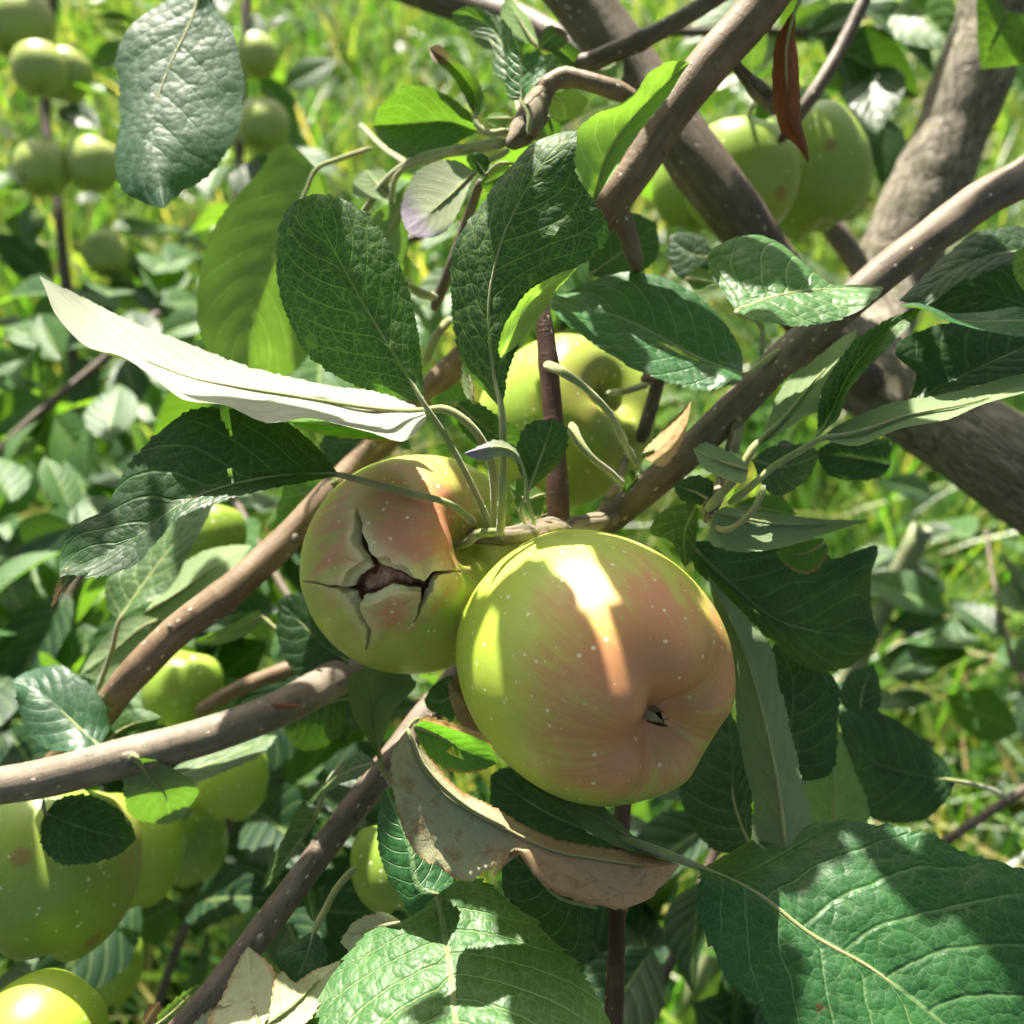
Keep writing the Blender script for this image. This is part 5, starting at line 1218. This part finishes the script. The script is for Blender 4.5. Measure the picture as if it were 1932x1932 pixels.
# ------------------------------------------------------------------ unseen leaves added overhead (above the picture), placed to dapple the light
def overhead():
    r = np.random.default_rng(11)
    e1 = np.cross(SUN, (0, 0, 1.)); e1 /= np.linalg.norm(e1); e2 = np.cross(SUN, e1)
    pl = lambda p: np.array((p @ e1, p @ e2))
    lit = [(1180, 1000, 27), (1230, 1015, 26.5), (1280, 1050, 26.3), (1320, 1100, 26.5), (1345, 1150, 26.5), (1100, 1090, 24.7), (1120, 1140, 24.2), (1145, 1195, 23.8), (1165, 1250, 23.6), (905, 1230, 26),
           (785, 905, 30), (842, 992, 29), (870, 1030, 29), (850, 1150, 29),
           *[(100 + 50 * i, 545 + 19 * i, 29.8) for i in range(14)], *[(180 + 50 * i, 640 + 14 * i, 28) for i in range(12)],
           (800, 1750, 22.5), (830, 1850, 22), (700, 1850, 22), (650, 1890, 22), (900, 1850, 22), (760, 1800, 22), (860, 1780, 22),
           (1580, 1720, 22.5), (1640, 1720, 22.5), (1600, 1690, 22.5), (1660, 1830, 22.3), (1720, 1850, 22), (1800, 1820, 22), (1600, 1900, 22), (1690, 1880, 22), (1850, 1840, 22),
           (1640, 525, 33), (1700, 475, 33), (1760, 430, 33.5), (1400, 30, 31), (1340, 100, 31), (1380, 60, 31), (1310, 140, 31),
           (60, 1450, 31.5), (200, 1415, 31.5), (300, 1395, 32), (420, 1365, 33), (520, 1325, 33.5), (690, 850, 36.5), (830, 690, 36), (560, 985, 36), (450, 1080, 35),
           (100, 1330, 33), (150, 1370, 33), (290, 1480, 31.5), (450, 1870, 26), (560, 1880, 26), (500, 1840, 26), (1150, 250, 29), (1120, 320, 29), (1500, 590, 28), (1600, 580, 28), (1560, 570, 28),
           (215, 1065, 26.3), (900, 1640, 24.6), (1680, 760, 28.3), (1740, 745, 28.2), (700, 540, 26.5), (890, 560, 27.5), (885, 630, 27.7), (400, 150, 33), (300, 200, 33), (450, 500, 37),
           (330, 1100, 37), (1340, 270, 45), (60, 1900, 34), (780, 205, 34), (870, 1400, 24.5), (1000, 90, 31.3), (740, 940, 28.3)]
    dark = [(x, y, 29.5) for x in (640, 720, 800, 880) for y in (930, 1010, 1090, 1170, 1230) if (x, y) not in ((880, 1170), (880, 1230))]
    dark += [(x, y, 24.5) for x in (960, 1040, 1120, 1200, 1280, 1340) for y in (1120, 1200, 1280, 1360, 1440)]
    dark += [(x, y, 31) for x in (1380, 1450, 1520, 1590) for y in (1060, 1150, 1250, 1350, 1450, 1540)] + [(x, y, 35) for x in (1300, 1380, 1450, 1520, 1590, 1660) for y in (1100, 1200, 1300, 1400, 1500, 1560)]
    dark += [(x, y, 27) for x in (960, 1050, 1140, 1230) for y in (1500, 1580, 1680, 1760, 1850)] + [(1350, y, 27) for y in (1600, 1700, 1800, 1900)]
    dark += [(x, y, 29.5) for x in (1560, 1650, 1740, 1830, 1910) for y in (560, 630, 700)] + [(1480, 700, 29), (1430, 850, 29), (1400, 990, 29), (1500, 1000, 29)]
    dark += [(1380, 1750, 23), (1450, 1850, 22.5), (1420, 1620, 23.5), (1480, 1680, 23), (1750, 1700, 22.5), (1850, 1740, 22.5), (1560, 1610, 23), (1650, 1600, 23), (1000, 1740, 22.5), (1060, 1850, 22), (980, 1880, 22), (1500, 1790, 22.5)]
    dark += [(x, y, 27.5) for x in (570, 640, 600) for y in (450, 600, 680)] + [(960, 480, 27.5), (1000, 380, 27.5), (1050, 330, 27.5), (1100, 430, 27.5), (980, 620, 27.5), (930, 700, 27.5)]
    dark += [(1150, 560, 31.5), (1230, 600, 31.5), (1310, 640, 31.5), (1200, 680, 31), (1430, 480, 29.5), (1480, 520, 29.5), (1860, 380, 34), (1480, 660, 32), (1380, 770, 32), (1260, 890, 31.5), (1250, 240, 31), (1190, 330, 31)]
    dark += [(300, 950, 27), (400, 880, 27.5), (500, 850, 28), (350, 1000, 27), (250, 1000, 27), (200, 1000, 26.5), (580, 870, 28)]
    dark += [(50, 1600, 33.5), (150, 1600, 33.5), (100, 1700, 33.5), (160, 1560, 31.5), (780, 1450, 24.5), (820, 1560, 24.5), (1050, 1620, 24.7), (1150, 1660, 24.8), (780, 1600, 26), (640, 1560, 31), (560, 1670, 30), (700, 1330, 31)]
    dark += [(x, y, 46) for x in (1500, 1560, 1600) for y in (300, 360, 420)] + [(1180, 1085, 25), (1240, 1110, 25), (1290, 1160, 25), (1150, 1060, 25), (1210, 1075, 25), (1230, 1215, 23.8), (1060, 1160, 24.6), (1205, 1160, 24.3), (1040, 1080, 25.5), (1090, 1240, 23.8), (1310, 1230, 25), (1290, 1270, 24.4)]
    dark += [(240, 1600, 42), (300, 1620, 43), (350, 1590, 47), (430, 1480, 44), (1650, 1580, 25), (1750, 1620, 24.5)]
    dark += [(x, y, 0) for x, y in ((1700, 720), (1760, 800), (1800, 830), (1850, 870), (1900, 930), (1660, 720))]
    bpy.context.view_layer.update()
    dg = bpy.context.evaluated_depsgraph_get()
    sv = Vector(SUN)
    def surf(x, y):
        h, loc, n, i, o, m = S.ray_cast(dg, Vector(CAM), Vector(P(x, y, 100) - CAM).normalized())
        return np.array(loc) if h and (loc - Vector(CAM)).length < .75 else None
    def blockers(p):
        k, q = 0, Vector(p) + sv * .002
        while k < 2:
            h, loc, n, i, o, m = S.ray_cast(dg, q, sv)
            if not h: break
            k += 1; q = loc + sv * .001
        return k
    lit += [(x, y) for x, y in ((640, 1840), (700, 1780), (720, 1900), (760, 1850), (800, 1830), (860, 1830), (860, 1900), (900, 1790), (930, 1850), (450, 1870), (500, 1900), (560, 1880), (420, 1900), (1150, 1000), (1200, 1010), (1100, 990),
            (1560, 1680), (1600, 1660), (1700, 1830), (1760, 1860), (1820, 1880), (1560, 1900), (1640, 1900), (300, 1100), (380, 1000), (60, 1300), (1060, 1030), (1250, 1030), (1290, 1060), (1320, 1095), (1345, 1135), (1362, 1180), (1372, 1240), (1600, 550), (1620, 532), (1670, 492), (1730, 450), (1800, 405), (1830, 385), (1420, 5), (1360, 75), (1320, 115), (1295, 150), (1390, 40), (1180, 290), (1230, 190), (1270, 160), (1110, 370))]
    LS = [surf(q[0], q[1]) for q in lit]
    LP = np.array([pl(p) for p in LS if p is not None])
    DPt = [p for p in (surf(q[0], q[1]) for q in dark) if p is not None]
    nb = np.array([blockers(p) for p in DPt])
    done = nb >= 1
    order = r.permutation(len(DPt))
    shapes = [generic_leaf(400 + i, L=.06, Wd=.034, mat='bgleaf') for i in range(4)]
    root = THINGS['left']; rl = np.array(root.location)
    cnt = miss = 0
    D2 = np.array([pl(p) for p in DPt])
    for i in list(order) + [-1] + list(order[::-1]):     # two layers of added leaves
        if i < 0:
            done = nb >= 2; continue
        if done[i]: continue
        best = None
        for tr in range(140):
            ang = r.uniform(0, 2 * np.pi); s = r.uniform(.45, 1.05) if tr < 50 else (r.uniform(.25, .5) if tr < 95 else r.uniform(.12, .25))
            if tr in (50, 95) and best is not None: break
            a = np.array((math.cos(ang), math.sin(ang))); b = np.array((-a[1], a[0]))
            hl, hw = .031 * s, .0165 * s
            c = D2[i] + a * r.uniform(-.7, .7) * hl + b * r.uniform(-.6, .6) * hw
            def inside(Q, k, pad=0.0):
                q = Q - c
                return ((q @ a) / (hl * k + pad)) ** 2 + ((q @ b) / (hw * k + pad)) ** 2 < 1
            if inside(LP, 1.0, .0035 if s > .4 else .0015).any(): continue
            sc = inside(D2, .9)[~done].sum()
            if best is None or sc > best[0]: best = (sc, ang, s, c.copy(), inside(D2, .9))
        if best is None:
            miss += 1; continue
        sc, ang, s, c, cov = best
        done |= cov; done[i] = True
        p0 = DPt[i] + e1 * (c[0] - D2[i][0]) + e2 * (c[1] - D2[i][1])
        t = .02
        while True:                                     # climb towards the sun until above the picture
            q = p0 + SUN * t - CAM
            if (q @ UP) > (q @ FWD) * .5095 + .04 or t > .8: break
            t += .01
        t += r.uniform(0, .06)
        p = p0 + SUN * t
        a3 = e1 * math.cos(ang) + e2 * math.sin(ang)
        z = SUN + .35 * r.normal(0, .5, 3); z = z - a3 * (z @ a3); z /= np.linalg.norm(z); y = np.cross(z, a3)
        o = bpy.data.objects.new('leaf', shapes[r.integers(4)]); COL.objects.link(o); o.parent = root
        M = Matrix([[a3[k] * s, y[k] * s, z[k] * s, 0] for k in range(3)] + [[0, 0, 0, 1]])
        M.translation = Vector(p - a3 * .031 * s - rl)
        o.matrix_local = M
        cnt += 1
    print('overhead leaves', cnt, 'uncovered', miss)
overhead()

def sky_blocking_leaves():
    """unseen leaves added over and behind the camera to keep open sky off the shaded cluster"""
    r = np.random.default_rng(5)
    shapes = [generic_leaf(420 + i, L=.08, Wd=.046, mat='bgleaf') for i in range(4)]
    root = THINGS['limb']; rl = np.array(root.location)
    n = 0
    while n < 230:
        x, u, f = r.uniform(-.7, .7), r.uniform(.16, .75), r.uniform(-.65, .13)
        if u < .51 * max(f, 0) + .19 + .25 * max(0, f): continue
        p = CAM + RIGHT * x + UP * u + FWD * f
        if p[2] > 2.3: continue
        d = r.normal(0, 1, 3) * np.array((1, 1, .5)); d /= np.linalg.norm(d)
        up = np.array((0, 0, 1.)) + r.normal(0, .5, 3)
        y = np.cross(up, d); y /= np.linalg.norm(y); z = np.cross(d, y); s = r.uniform(.8, 1.5)
        o = bpy.data.objects.new('leaf', shapes[r.integers(4)]); COL.objects.link(o); o.parent = root
        M = Matrix([[d[k] * s, y[k] * s, z[k] * s, 0] for k in range(3)] + [[0, 0, 0, 1]])
        M.translation = Vector(p - rl)
        o.matrix_local = M
        n += 1
sky_blocking_leaves()
